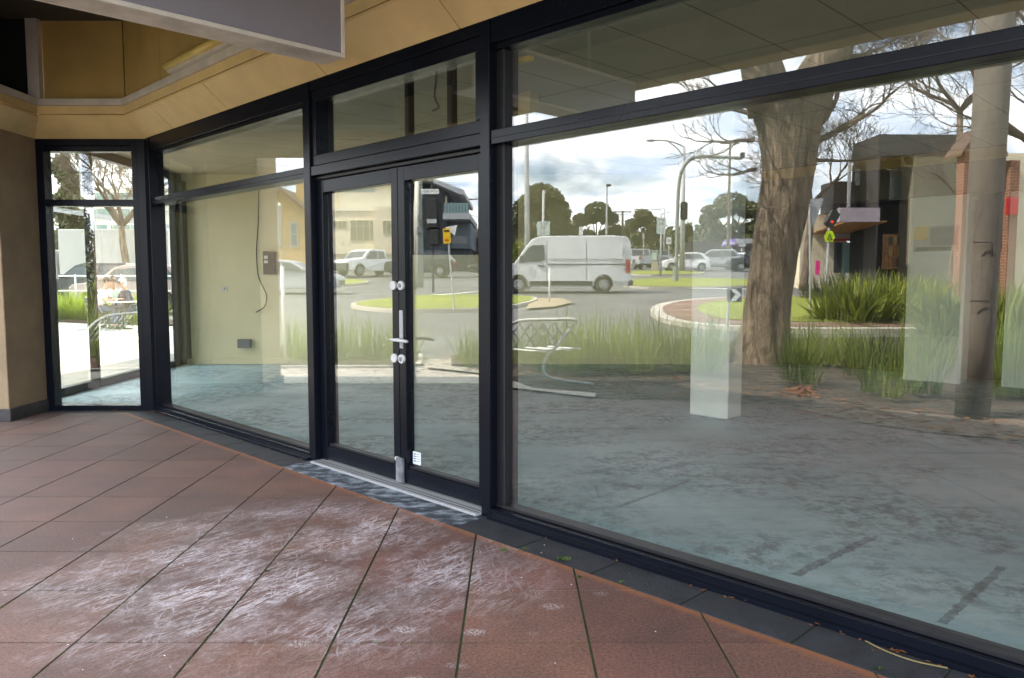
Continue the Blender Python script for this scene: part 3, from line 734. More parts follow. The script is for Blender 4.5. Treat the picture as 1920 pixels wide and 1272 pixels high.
# corner post
cpst = thing('corner_post', 'black aluminium corner post between narrow window and angled shopfront', 'post', (-3.84, 8.15, 0))
b = MB(); b.extr([(-3.93, 8.15, 0), (-3.93, 8.26, 0), (-3.80, 8.32, 0), tuple(FP(.10, -.155, 0)), tuple(FP(.10, 0.0, 0)), tuple(FP(.0, .0, 0))], (0, 0, 2.88)); b.build('mullion', W, cpst, bevel=.004)
rail(cpst, 'groove', -.005, .002, .05, 2.84, -.03, .002, 'frame_dark')
def window(name, label, s0, s1, tr=True, cat='window'):
    t = thing(name, label, cat, FP((s0 + s1) / 2, 0, 0))
    rail(t, 'head', s0, s1, 2.735, 2.878, -.16, -.010)
    rail(t, 'head_bead', s0, s1, 2.70, 2.734, -.13, -.035, W)
    rail(t, 'sill', s0, s1, .0, .058, -.15, -.004)
    rail(t, 'sill_lip', s0, s1, .0, .022, -.003, .028)
    rail(t, 'sill_bead', s0, s1, .059, .078, -.14, -.052, 'frame_dark')
    if tr:
        rail(t, 'transom', s0, s1, 2.172, 2.252, -.15, -.012)
        rail(t, 'transom_bead', s0, s1, 2.205, 2.209, -.012, -.008, 'frame_dark', 0)
        zs = ((.078, 2.172), (2.252, 2.70))
    for (a, c_) in zs:
        b = MB(); b.fbox(s0, s1, -.104, -.096, a, c_); b.build('pane', 'glass', t)
    return t
def mullion(s0, s1, label):
    t = thing('mullion', label, 'mullion', FP((s0 + s1) / 2, 0, 0))
    rail(t, 'profile', s0, s1, 0, 2.88, -.18, .0)
    rail(t, 'inner_web', s0 + .012, s1 + .06, 0, 2.875, -.179, -.062, 'frame_dark')
    return t
wA = window('shop_window', 'tall window bay between the corner post and the doors', SL, S1a)
mullion(S1a, S1b, 'black upright at the left jamb of the double doors')
mullion(S2a, S2b, 'black upright at the right jamb of the double doors')
wC = window('shop_window', 'largest window bay to the right of the double doors', S2b, SR)
mullion(SR, SR + .08, 'black upright at the far right end of the large bay')
window('shop_window', 'unseen window bay added beyond the right upright to light the shop', SR + .08, SR + 3.6)  # out of view, glazed to let more daylight onto the floor
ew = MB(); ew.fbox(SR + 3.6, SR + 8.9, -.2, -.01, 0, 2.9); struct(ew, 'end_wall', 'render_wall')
# highlight above the doors
wB = thing('highlight_window', 'long opening highlight window above the double doors', 'window', FP(4.25, 0, 2.2))
a0, a1 = S1b, S2a
rail(wB, 'head', a0, a1, 2.80, 2.878, -.16, -.010)
rail(wB, 'sash_top', a0 + .004, a1 - .004, 2.715, 2.798, -.13, -.02)
rail(wB, 'sash_bottom', a0 + .004, a1 - .004, 2.250, 2.325, -.13, -.02)
rail(wB, 'sash_side', a0 + .004, a0 + .062, 2.326, 2.714, -.13, -.02)
rail(wB, 'sash_side', a1 - .062, a1 - .004, 2.326, 2.714, -.13, -.02)
rail(wB, 'transom', a0, a1, 2.176, 2.246, -.15, -.008)
rail(wB, 'transom_lip', a0, a1, 2.150, 2.174, -.15, -.05, 'frame_dark')
b = MB(); b.fbox(a0 + .05, a1 - .05, -.104, -.096, 2.31, 2.73); b.build('pane', 'glass', wB)
for px in (716, 790):
    r_ = (px - 960) / 1440; y_ = 4.6 / (1 + r_); s_ = (y_ * r_ + 3.84) * 1.4142
    b = MB(); b.fbox(s_ - .022, s_ + .022, -.34, -.29, 2.25, 3.1); b.build('inner_bar', 'frame_dark', wB)
# doors
def door(name, label, s0, s1, handle):
    t = thing(name, label, 'door', FP((s0 + s1) / 2, -.05, 0.02))
    n0, n1 = -.125, -.055
    rail(t, 'stile', s0, s0 + .068, .03, 2.145, n0, n1); rail(t, 'stile', s1 - .068, s1, .03, 2.145, n0, n1)
    rail(t, 'top_rail', s0 + .068, s1 - .068, 2.050, 2.143, n0, n1 - .001); rail(t, 'bottom_rail', s0 + .068, s1 - .068, .032, .132, n0, n1 - .001)
    rail(t, 'glazing_bead', s0 + .068, s1 - .068, .1325, .150, n0, n1 - .018, 'frame_dark')
    b = MB(); b.fbox(s0 + .068, s1 - .068, -.104, -.096, .14, 2.05); b.build('pane', 'glass', t)
    return t
SM = 4.30
dl = door('glass_door', 'left leaf of the black framed glass double doors', S1b + .012, SM - .004, False)
dr = door('glass_door', 'right leaf of the glass doors, with lever handle and paper sticker', SM + .004, S2a - .012, True)
def rosette(par, s, z, r=.031):
    b = MB(); b.cyl(FP(s, -.056, z), FP(s, -.036, z), r, 24); o = b.build('lock_rosette', 'steel', par, bevel=.003, smooth=False)
    c = MB(); c.cyl(FP(s, -.036, z), FP(s, -.033, z), r * .62, 20); c.build('lock_ring', 'grey_plastic', o) if False else None
    return o
sl_, sr_ = SM - .040, SM + .042
for z in (1.365, .875):
    rosette(dl, sl_, z); rosette(dr, sr_, z)
for z in (1.365, .875):
    b = MB(); b.cyl(FP(sr_, -.036, z), FP(sr_, -.031, z), .015, 16); b.build('keyway', 'grey_plastic', dr)
b = MB(); b.fbox(SM + .016, SM + .052, -.056, -.046, .945, 1.20); b.build('lock_plate', 'alu', dr, bevel=.002)
b = MB(); zh = 1.005
b.cyl(FP(sr_ - .006, -.046, zh), FP(sr_ - .006, .012, zh), .012, 12)
b.tube([FP(sr_ - .006 - .05, .010, zh), FP(sr_ - .006, .012, zh), FP(sr_ + .09, .012, zh), FP(sr_ + .135, .008, zh - .004)], [.008, .011, .011, .009], 10)
b.build('lever_handle', 'steel', dr, smooth=True)
b = MB(); b.fbox(SM - .018, SM + .052, -.054, -.026, .030, .200); b.build('bolt_guard', 'guard', dr, bevel=.006)
b = MB(); b.fbox(SM - .040, SM + .004, -.053, -.034, .175, .201); b.build('bolt_knob', 'steel', dr, bevel=.004)
st_ = SM + .09
b = MB(); b.fbox(st_, st_ + .085, -.0945, -.0935, .165, .25); o = b.build('paper_sticker', 'paper', dr)
for k in range(4):
    b = MB(); zt = .238 - .016 * k; b.fbox(st_ + .008, st_ + .034, -.0932, -.0928, zt - .008, zt); b.fbox(st_ + .038, st_ + .075, -.0932, -.0928, zt - .004, zt); b.build('print_line', 'ink', o)
th = MB(); th.fbox(S1b, S2a, -.12, .045, .0015, .018); o = th.build('door_threshold', 'alu', bevel=.003); tag(o, 'worn bare aluminium threshold strip under the double doors', 'threshold')
gr = MB(); gr.fbox(S1b, S2a, .012, .018, .0185, .0195); gr.fbox(S1b, S2a, -.02, -.014, .0185, .0195)
o2 = gr.build('groove', 'frame_dark', o); o2.location = Vector(o2.location); 
# narrow window parallel to the back wall
nw = thing('narrow_window', 'narrow two pane window between the end pier and the corner post', 'window', (-4.45, 8.15, 0))
def nbox(name, x0, x1, z0, z1, y0=8.15, y1=8.29, m=W, bev=.003):
    b = MB(); b.box(x0, x1, y0, y1, z0, z1); return b.build(name, m, nw, bevel=bev)
nbox('jamb', -4.98, -4.90, 0, 2.88); nbox('jamb', -3.985, -3.93, 0, 2.88, 8.16)
nbox('head', -4.90, -3.985, 2.80, 2.878, 8.16); nbox('head_bead', -4.90, -3.985, 2.74, 2.799, 8.18)
nbox('sill', -4.90, -3.985, 0, .055, 8.155); nbox('transom', -4.90, -3.985, 2.172, 2.240, 8.165)
for a, c_ in ((.055, 2.172), (2.240, 2.74)): nbox('pane', -4.90, -3.985, a, c_, 8.246, 8.254, 'glass', 0)

# ================================================================ PORCH: frieze, trim, recess, beam
can = thing('porch_canopy', 'yellow cream panelled porch canopy with grey metal ledge and deep recess', 'canopy', (-2, 5, 2.88))
def sloped(nm, sA, sB, m='cream_panel'):
    """bevelled frieze panel: foot at the frame head, top .22 out and .18 up; mitred at the corner"""
    a = MB()
    def cut(s, n): return s
    mA0 = sA if sA > 0 else 0.0; mA1 = sA if sA > 0 else -.22 * math.tan(R(22.5)) * -1
    p = [FP(mA0, .0, 2.865), FP(sB, .0, 2.865), FP(sB, .22, 3.045), FP(mA1, .22, 3.045)]
    up = Vector((0, 0, .02))
    a.hexa([p[0], p[1], p[2], p[3], p[0] + up, p[1] + up, p[2] + up, p[3] + up])
    return a.build(nm, m, can)
cuts = [0, .78, 1.98, 3.55, 5.0, 6.6, 8.2, 9.8, 11.4, 13]
for i in range(len(cuts) - 1):
    sloped('soffit_panel', cuts[i] + (.005 if i else 0), cuts[i + 1] - .005)
C1 = FP(.091, .22, 0)
bcuts = [.091, .55, 1.55, 3.2, 4.7, 6.3, 7.9, 9.5, 13]
for i in range(len(bcuts) - 1):
    b = MB(); b.fbox(bcuts[i] + (.003 if i else 0), bcuts[i + 1] - .003, .16, .222, 3.073, 3.152); b.build('band_panel', 'cream_panel', can)
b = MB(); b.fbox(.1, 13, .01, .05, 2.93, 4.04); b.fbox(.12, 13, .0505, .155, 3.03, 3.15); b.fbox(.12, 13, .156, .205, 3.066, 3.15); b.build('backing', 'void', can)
b = MB(); b.fbox(-.02, 13, -.02, .006, 2.880, 2.902); b.build('frame_flashing', 'trim', can)
# the same frieze over the narrow window
p = [Vector((-4.98, 8.15, 2.865)), Vector((-3.84, 8.15, 2.865)), Vector((C1.x, 7.93, 3.045)), Vector((-4.80, 7.93, 3.045))]; up = Vector((0, 0, .02))
b = MB(); b.hexa(p + [q + up for q in p]); b.build('soffit_panel', 'cream_panel', can)
b = MB(); b.box(-4.80, C1.x, 7.928, 7.99, 3.073, 3.152); b.build('band_panel', 'cream_panel', can)
p = [Vector((-4.98, 8.15, 2.865)), Vector((-4.98, 4.9, 2.865)), Vector((-4.80, 4.9, 3.045)), Vector((-4.80, 7.93, 3.045))]
b = MB(); b.hexa(p + [q + up for q in p]); b.build('soffit_panel', 'cream_panel', can)
b = MB(); b.box(-5.2, -4.798, 5.1, 7.924, 3.073, 3.152); b.build('band_panel', 'cream_panel', can)
# ledge
b = MB(); b.fbox(.10, 13, .14, .245, 3.156, 3.222); b.build('ledge', 'trim', can, bevel=.003)
b = MB(); b.box(-4.86, C1.x + .02, 7.905, 8.0, 3.156, 3.222); b.build('ledge', 'trim', can, bevel=.003)
b = MB(); b.box(-5.2, -4.775, 5.1, 7.90, 3.156, 3.222); b.build('ledge', 'trim', can, bevel=.003)
# recess walls above the ledge
rc = [0.10, 1.02, 2.3, 3.6, 5.2, 8, 13]
for i in range(len(rc) - 1):
    b = MB(); b.fbox(rc[i] + .004, rc[i + 1] - .004, .16, .20, 3.223, 4.04); b.build('recess_panel', 'cream_recess', can)
b = MB(); b.box(-4.74, C1.x, 7.96, 7.99, 3.223, 4.04); b.build('recess_panel', 'cream_recess', can)
b = MB(); b.box(-4.86, -4.745, 7.88, 7.955, 3.223, 4.04); b.build('recess_post', 'trim', can, bevel=.003)
b = MB(); b.box(-5.2, -5.15, 5.1, 7.95, 3.223, 4.04); b.box(-5.149, -4.87, 7.9, 7.93, 3.223, 4.04); b.build('void_shade', 'void', can)
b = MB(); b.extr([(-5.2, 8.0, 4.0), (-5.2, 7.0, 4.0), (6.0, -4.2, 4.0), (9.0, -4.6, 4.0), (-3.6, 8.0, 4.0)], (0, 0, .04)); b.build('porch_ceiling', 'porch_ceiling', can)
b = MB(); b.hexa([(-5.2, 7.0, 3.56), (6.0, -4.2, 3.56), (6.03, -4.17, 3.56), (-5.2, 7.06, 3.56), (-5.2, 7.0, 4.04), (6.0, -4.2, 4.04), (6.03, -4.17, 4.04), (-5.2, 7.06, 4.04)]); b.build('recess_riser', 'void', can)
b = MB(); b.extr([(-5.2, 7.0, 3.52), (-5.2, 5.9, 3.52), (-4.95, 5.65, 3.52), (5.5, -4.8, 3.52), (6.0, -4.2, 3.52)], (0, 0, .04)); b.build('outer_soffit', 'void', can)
# edge beam along x + y = .69 and its return to the end pier
b = MB(); b.hexa([(-5.0, 5.69, 3.10), (5.5, -4.81, 3.10), (5.65, -4.66, 3.10), (-4.85, 5.84, 3.10), (-5.0, 5.69, 3.6), (5.5, -4.81, 3.6), (5.65, -4.66, 3.6), (-4.85, 5.84, 3.6)]); b.build('edge_beam', 'cream_recess', can, bevel=.004)
b = MB(); b.box(-5.22, -4.9, 5.6, 7.52, 3.10, 3.05 + .001); b.build('return_soffit', 'porch_ceiling', can) if False else None
b = MB(); b.box(-5.24, -5.2, 5.5, 7.9, 3.05, 4.05); b.build('return_beam', 'cream_recess', can)
# inner soffit apron (seen dark in the glass)
b = MB(); 0 and b.hexa([(-4.70, 6.0, 3.10), (5.3, -4.1, 3.10), (5.7, -3.7, 3.10), (-4.70, 6.7, 3.10), (-4.70, 6.0, 3.13), (5.3, -4.1, 3.13), (5.7, -3.7, 3.13), (-4.70, 6.7, 3.13)])
# fluorescent batten
ft = thing('fluorescent_batten', 'yellowed fluorescent batten lying on the metal ledge behind the sign', 'light fitting', FP(2.0, .27, 3.22))
b = MB(); b.fbox(1.40, 2.66, .235, .285, 3.224, 3.255); b.build('base_tray', 'trim', ft, bevel=.003)
b = MB(); b.tube([FP(1.38, .285, 3.285), FP(2.68, .285, 3.285)], .036, 14); b.build('diffuser', 'tube', ft, smooth=True)
# projecting sign, square to the shopfront
sg2 = thing('hanging_sign', 'long blank grey projecting sign with pale edging under the canopy', 'sign', (-1.7, 3.95, 2.73))
H0 = 1.32; zb = EYE + H0; D1 = Vector((.70711, .70711, 0)); D2 = Vector((-.70711, .70711, 0))
inn = Vector((-.761 * H0, 3.58 * H0, zb)); out = Vector((GC - 5.14 * H0, GC - .81 * H0, zb)); L = (inn - out).length
def sbox(u0, u1, w0, w1, z0, z1, nm, m, bev=.003):
    q = []
    for z in (z0, z1):
        for (u, w) in ((u0, w0), (u1, w0), (u1, w1), (u0, w1)):
            v = out + D1 * u + D2 * w; q.append((v.x, v.y, zb + z))
    b = MB(); b.hexa(q); return b.build(nm, m, sg2, bevel=bev)
TH = .22; SH = .37
sbox(0, L, 0.012, TH - .012, .012, SH, 'sign_box', 'sign_face')
sbox(0, L, .006, TH - .006, 0, .0115, 'underside', 'sign_under', .002)
for w0, w1 in ((0, .0115), (TH - .0115, TH)):
    sbox(0, L, w0, w1, -.003, .022, 'edging', 'sign_edge'); sbox(0, L, w0, w1, SH - .022, SH + .003, 'edging', 'sign_edge')
    sbox(L - .024, L, w0 - .0006, w1 + .0006, .023, SH - .023, 'edging', 'sign_edge'); sbox(0, .024, w0 - .0006, w1 + .0006, .023, SH - .023, 'edging', 'sign_edge')
for u in (.5, 1.5):
    b = MB(); v = out + D1 * u + D2 * .11; b.cyl((v.x, v.y, zb + SH), (v.x, v.y, 3.53), .012, 8); b.build('hanger', 'trim', sg2)
# ================================================================ THE STREET (seen mirrored in the glass)
# islands, verges, beds : kerb ring + fill
def island(name, pts, fill, h=.11, kerbw=.14, sm=2, fillname='lawn', kerbmat='kerb'):
    poly = smooth_poly(pxpoly(pts), sm)
    sheet(name + '_kerb', poly, h - .012, kerbmat, thick=.2)
    sheet(fillname, inset(poly, kerbw), h, fill)
    return poly
# near planting bed along the path
bedpts = [(500, 690), (600, 690), (730, 690), (790, 686), (793, 668), (700, 655), (500, 655)]
bed1 = pxpoly(bedpts)
sheet('bed_kerb', bed1, .035, 'kerb', thick=.2); sheet('mulch_bed', inset(bed1, .12), .050, 'mulch')
bed2 = pxpoly([(846, 692), (905, 702), (945, 728), (1115, 748), (1290, 752), (1480, 762), (1560, 782), (1640, 798), (1740, 812), (1960, 832), (2300, 850), (2300, 640), (1900, 632), (1500, 634), (1300, 645), (1100, 650), (900, 655), (846, 668)])
sheet('mulch_bed', bed2, .003, 'mulch')
sheet('mulch_lit_edge', pxpoly([(1500, 760), (1560, 762), (1650, 768), (1740, 778), (1850, 784), (1960, 792), (2100, 800), (2100, 846), (1960, 832), (1740, 812), (1640, 798), (1560, 782), (1500, 770)]), .007, 'mulch_lit')
sheet('path_edging', pxpoly([(800, 692), (905, 703), (945, 729), (1115, 749), (1118, 741), (1000, 732), (947, 712), (905, 694), (800, 686)]), .024, 'concrete')
island('left_verge', [(640, 577), (700, 566), (780, 559), (905, 557), (1000, 560), (1012, 566), (975, 577), (905, 585), (820, 587), (740, 588)], 'lawn')
sheet('bare_verge', pxpoly([(1000, 562), (1050, 562), (1075, 570), (1040, 578), (985, 582)]), .05, 'dry')
island('far_left_verge', [(560, 532), (640, 526), (690, 528), (693, 533), (640, 538), (560, 541)], 'lawn')
island('pole_verge', [(1165, 527), (1290, 523.5), (1420, 527), (1460, 532), (1445, 539), (1300, 542), (1165, 542)], 'lawn')
island('far_verge', [(1175, 510.5), (1260, 510), (1330, 513), (1300, 517), (1175, 518)], 'lawn')
rb = smooth_poly(pxpoly([(1212, 588), (1240, 572), (1330, 563), (1450, 558), (1640, 560), (2000, 566), (2300, 580), (2300, 622), (1900, 626), (1500, 626), (1330, 618), (1245, 608)]), 2)
sheet('roundabout_kerb', rb, .10, 'kerb', thick=.2)
rb2 = inset(rb, .35); sheet('brick_apron', rb2, .115, 'red_brick_paving'); sheet('lawn', inset(rb2, 1.0), .13, 'lawn')
sheet('far_footpath', pxpoly([(1470, 524), (1640, 522), (2300, 524), (2300, 538), (1640, 536), (1480, 533)]), .08, 'dry', thick=.15)
for seg in ([(905, 549), (940, 546), (942, 547.4), (907, 550.6)], [(770, 556), (850, 551), (905, 546), (905, 547.2), (850, 552.6), (770, 558)], [(1290, 540.5), (1440, 542), (1440, 543.2), (1290, 542)], [(600, 552), (660, 548), (661, 549.2), (601, 553.5)]):
    sheet('road_marking', pxpoly(seg), .006, 'line_paint')

# ---------------------------------------------------------------- plants
def blade(mb, base, ang, lean, h, w, bend, seg=5):
    d = Vector((math.cos(ang), math.sin(ang), 0)); side = Vector((-d.y, d.x, 0)); vs = []; p = Vector(base); th = lean
    for i in range(seg + 1):
        t = i / seg; ww = w * (1 - t ** 1.6) * (0.75 + .5 * t * (1 - t)) + .0008
        vs += [p - side * ww / 2, p + side * ww / 2]
        th = lean + bend * t * t
        p = p + (Vector((0, 0, 1)) * math.cos(th) + d * math.sin(th)) * (h / seg)
    mb.add(vs, [(2 * i, 2 * i + 1, 2 * i + 3, 2 * i + 2) for i in range(seg)])
def clump(n, h, w, spread, bend=1.0, rb_=.12, lean=.32):
    mb = MB()
    for _ in range(n):
        a = random.uniform(0, 2 * math.pi); r_ = rb_ * math.sqrt(random.random())
        blade(mb, (r_ * math.cos(a), r_ * math.sin(a), 0), a + random.gauss(0, .9), abs(random.gauss(0, lean)) + (.5 if random.random() < .12 else 0), h * random.uniform(.5, 1.08), w * random.uniform(.7, 1.2), abs(random.gauss(.3, spread)) * bend)
    return mb
def plant_proto(name, label, n, h, w, spread, m, m2='blade_dry', rb_=.12, lean=.32, dry=8):
    t = thing(name, label, 'plant', (0, 0, 0))
    clump(n, h, w, spread, rb_=rb_, lean=lean).build('leaves', m, t, local=True)
    if dry: clump(dry, h * .55, w * .8, spread, 2.2, rb_=rb_ * 1.2, lean=.7).build('dry_leaves', m2, t, local=True)
    return t
LBL = 'strappy green plant in the long row beside the path'
protos = [plant_proto('strappy_plant', LBL, n, h, .022, .55, m, rb_=.16, lean=.40, dry=12) for n, h, m in ((46, 1.0, 'blade'), (40, .95, 'blade'), (52, .88, 'blade'), (44, .98, 'blade_dark'))]
used = [False] * len(protos)
def put(protos, used, x, y, z, sc_, label, group, k=None):
    k = random.randrange(len(protos)) if k is None else k
    if not used[k]:
        o = protos[k]; used[k] = True; o.location = (x, y, z); o.rotation_euler = (0, 0, random.uniform(0, 6.28)); o.scale = (sc_,) * 3
        o['label'] = label; o['group'] = group
    else: o = dup(protos[k], (x, y, z), random.uniform(0, 6.28), sc_, label, group)
    return o
def inside(p, poly):
    c = False; n = len(poly)
    for i in range(n):
        a, b = poly[i], poly[i - 1]
        if (a[1] > p[1]) != (b[1] > p[1]) and p[0] < (b[0] - a[0]) * (p[1] - a[1]) / (b[1] - a[1]) + a[0]: c = not c
    return c
def place_row(pxs, D0, D1, label, group, jitter=.12, s=(.85, 1.1), k=None, scl=1.0):
    for px in pxs:
        D = random.uniform(D0, D1); v = Vector((X(px, D), D, 0)); r_ = mir(v)
        put(protos, used, r_.x + random.uniform(-jitter, jitter), r_.y, terr(r_.x) + .05, random.uniform(*s) * scl, label, group, k)
gB = 'strappy plants in the bed beside the path'
place_row([530, 548, 566, 584, 602, 622, 641, 660, 678, 697, 715, 733, 750, 768], 12.6, 13.3, 'strappy plant in the left bed, seen through the doors', 'strappy plants in the left bed', scl=.82)
place_row([540, 575, 610, 650, 690, 725, 760], 13.6, 14.6, 'strappy plant at the back of the left bed', 'strappy plants at the back of the left bed', scl=.85)
place_row([868, 885, 900, 945, 960, 985, 1008], 11.6, 12.6, 'strappy plant in the bed near the bent bike rack', 'plants near the bike rack', scl=.82)
place_row([1030, 1050, 1070, 1090, 1108, 1125, 1145, 1165, 1185, 1205, 1225, 1245, 1262, 1280, 1300, 1320, 1340], 10.9, 12.0, 'strappy plant in the thick row between bike rack and big tree', gB)
place_row([1040, 1075, 1100, 1135, 1160, 1190, 1220, 1250, 1275, 1300, 1330, 1350], 12.2, 13.6, 'strappy plant in the back of the row before the big tree', gB + ' back')
place_row([1492, 1505, 1520], 9.6, 10.2, 'strappy clump standing just right of the big tree foot', 'clump by the tree', scl=.95)
place_row([1500, 1525, 1550, 1572, 1595, 1618, 1640, 1662, 1690, 1715, 1740, 1765, 1788], 11.4, 12.6, 'tall strappy plant behind the tree and the pole', 'tall plants between tree and pole', k=None, scl=.88)
place_row([1600, 1625, 1650, 1675, 1700], 10.4, 11.2, 'dark strappy plant before the dark shop reflection', 'dark plants mid bed', k=3, scl=.80)
place_row([1640, 1680, 1720, 1762], 8.7, 9.3, 'sparse strappy plant in the bark mulch left of the pole', 'sparse plants left of the pole', scl=.72)
place_row([1880, 1900, 1925, 1950, 1890, 1935, 1960], 8.4, 9.4, 'leafy plant right of the weathered pole', 'plants right of the pole', scl=1.0)
place_row([1860, 1880, 1905, 1930], 10.5, 12.0, 'tall plant behind the weathered pole', 'plants behind the pole', scl=1.1)
# broad leaved shrubs on the roundabout lawn
bp = [plant_proto('broad_leaf_shrub', 'broad leaved shrub on the roundabout lawn', n, h, .10, .6, 'broad_leaf', rb_=.45, lean=.75, dry=0) for n, h in ((130, .95), (110, 1.1))]
bu = [False, False]
for px, D in ((1572, 19.5), (1592, 20.0), (1612, 19.0), (1632, 20), (1652, 19.2), (1672, 20), (1690, 21), (1712, 22), (1740, 23), (1772, 17), (1890, 15.5), (1905, 16.5), (1925, 16), (1850, 16.5), (1785, 16.0), (1600, 21.5), (1640, 21.8), (1680, 22.5)):
    r_ = mir(Vector((X(px, D), D, 0)))
    put(bp, bu, r_.x, r_.y, terr(r_.x) + .13, random.uniform(.9, 1.25), 'broad leaved shrub in the clump on the roundabout lawn', 'broad leaved shrubs on the roundabout')
# low hedge by the shops
hg = plant_proto('low_hedge_plant', 'low dark hedge plant along the far kerb near the shops', 200, .9, .03, .5, 'dark_leaf', rb_=.7, lean=.9, dry=0)
hu = [False]
for i, px in enumerate(range(1548, 1800, 20)):
    D = random.uniform(27, 29); r_ = mir(Vector((X(px, D), D, 0)))
    put([hg], hu, r_.x, r_.y, terr(r_.x) + .08, random.uniform(1.0, 1.4), 'low dark hedge plant along the far kerb near the shops', 'hedge along the far kerb')
# fallen leaves and bark on the bed edge
lt = MB()
for _ in range(900):
    px = random.uniform(500, 1950); t_ = random.random()
    py = 688 + (0 if px < 905 else (px - 905) * .132) + random.uniform(-26, 14)
    g_ = G(px, py); r_ = mir(Vector((g_[0], g_[1], 0))); a = random.uniform(0, 6.28); l_ = random.uniform(.02, .07); w_ = random.uniform(.006, .02)
    c_, s_ = math.cos(a), math.sin(a); z = terr(r_.x) + .012 + random.uniform(0, .015)
    lt.add([(r_.x - c_ * l_, r_.y - s_ * l_, z), (r_.x + s_ * w_, r_.y - c_ * w_, z + .012), (r_.x + c_ * l_, r_.y + s_ * l_, z + .004), (r_.x - s_ * w_, r_.y + c_ * w_, z)], [(0, 1, 2, 3)])
for _ in range(260):
    g_ = G(random.gauss(1500, 16), random.gauss(738, 6)); r_ = mir(Vector((g_[0], g_[1], 0))); a = random.uniform(0, 6.28); l_ = random.uniform(.02, .06); w_ = random.uniform(.006, .018)
    c_, s_ = math.cos(a), math.sin(a); z = .012 + random.uniform(0, .03)
    lt.add([(r_.x - c_ * l_, r_.y - s_ * l_, z), (r_.x + s_ * w_, r_.y - c_ * w_, z + .012), (r_.x + c_ * l_, r_.y + s_ * l_, z + .004), (r_.x - s_ * w_, r_.y + c_ * w_, z)], [(0, 1, 2, 3)])
o = lt.build('bed_litter', 'dead_leaf'); o['kind'] = 'stuff'; o['label'] = 'dry leaf litter scattered over the planting beds'; o['category'] = 'leaf litter'

# ---------------------------------------------------------------- trees
def branchy(mb, p, d, r, length, depth, spread=.55, up=.12, minr=.004, kids=(2, 3), twig=None):
    """grow a bare limb: a wandering tapering tube that forks"""
    n = 5; pts = [p]; rad = [r]; q = Vector(p); dd = Vector(d).normalized()
    for i in range(n):
        dd = (dd + Vector((random.gauss(0, .16), random.gauss(0, .16), random.gauss(0, .12) + up * .3))).normalized()
        q = q + dd * (length / n); pts.append(q.copy()); rad.append(max(minr, r * (1 - .42 * (i + 1) / n)))
    (mb if r > .02 or twig is None else twig).tube(pts, rad, 7 if r > .06 else (5 if r > .02 else 3), cap=False)
    if depth <= 0: return
    for k in range(random.randint(*kids)):
        i = random.randint(2, n); e = Vector((random.gauss(0, 1), random.gauss(0, 1), random.gauss(0, .7))).normalized()
        nd = (dd * (1 - spread * .4) + e * spread + Vector((0, 0, up))).normalized()
        branchy(mb, pts[i], nd, rad[i] * random.uniform(.5, .72), length * random.uniform(.6, .85), depth - 1, spread, up, minr, kids, twig)
    branchy(mb, pts[-1], (dd + Vector((random.gauss(0, .25), random.gauss(0, .25), .1))).normalized(), rad[-1] * .95, length * .8, depth - 1, spread, up, minr, kids, twig)
def leaves(mb, c, r, n, size, hollow=.55):
    for _ in range(n):
        u = Vector((random.gauss(0, 1), random.gauss(0, 1), random.gauss(0, 1))).normalized()
        rr = hollow + (1 - hollow) * random.random() ** .6
        p = Vector(c) + Vector((u.x * r[0], u.y * r[1], u.z * r[2])) * rr
        a = Vector((random.gauss(0, 1), random.gauss(0, 1), random.gauss(0, 1))).normalized(); b = a.cross(Vector((random.gauss(0, 1), random.gauss(0, 1), random.gauss(0, 1)))).normalized()
        s_ = size * random.uniform(.5, 1.2)
        mb.add([p - a * s_, p + b * s_ * .5, p + a * s_, p - b * s_ * .5], [(0, 1, 2, 3)])
# the big tree (mirror picture coordinates -> real)
bt = thing('street_tree', 'big leaning bare street tree with furrowed trunk and forked top', 'tree', (X(1437, 12.9), 12.9, 0), virt=True)
def V(px, py, D): return P(px, py, D)
D0 = 12.9
mb = MB(True)
tr_pts = [(1427, 700, 64), (1428, 672, 58), (1431, 640, 50), (1436, 600, 44), (1441, 555, 42), (1449, 500, 42), (1458, 440, 44), (1467, 390, 45), (1476, 330, 46), (1480, 285, 49), (1482, 240, 56), (1483, 190, 72)]
pts = [V(a, b_, D0) for a, b_, _ in tr_pts]; rads = [w * .97 * D0 / 1440 for _, _, w in tr_pts]
def rough_tube(mb, pts, rads, n=36, amp=.07, lobes=7):
    """trunk with ridges and buttress folds in the geometry"""
    k = len(pts); fine = []; fr = []
    for i in range(k - 1):
        for j in range(5):
            t = j / 5; fine.append(pts[i].lerp(pts[i + 1], t)); fr.append(rads[i] * (1 - t) + rads[i + 1] * t)
    fine.append(pts[-1]); fr.append(rads[-1]); ph = [random.uniform(0, 6.28) for _ in range(3)]; vs = []; fs = []
    for i, p in enumerate(fine):
        for j in range(n):
            a = 2 * math.pi * j / n; tw = i * .035
            q = 1 + amp * math.sin(lobes * a + ph[0] + tw * 4) * (.5 + .5 * math.sin(i * .21 + a)) + amp * .5 * math.sin(15 * a + ph[1] + i * .25) + random.uniform(-1, 1) * amp * .18
            vs.append((p.x + math.cos(a) * fr[i] * q, p.y + math.sin(a) * fr[i] * q, p.z))
    for i in range(len(fine) - 1):
        for j in range(n):
            j2 = (j + 1) % n; fs.append((i * n + j, i * n + j2, (i + 1) * n + j2, (i + 1) * n + j))
    mb.add(vs, fs)
rough_tube(mb, pts, rads)
limbL = [V(1450, 205, D0), V(1436, 160, D0), V(1424, 110, D0 + .1), V(1415, 50, D0 + .2), V(1400, -40, D0 + .3), V(1380, -140, D0 + .4)]
mb.tube(limbL, [.42, .36, .32, .29, .26, .22], 16)
limbR = [V(1500, 205, D0), V(1522, 165, D0 - .1), V(1545, 120, D0 - .2), V(1568, 80, D0 - .3), V(1592, 30, D0 - .4), V(1640, -60, D0 - .6)]
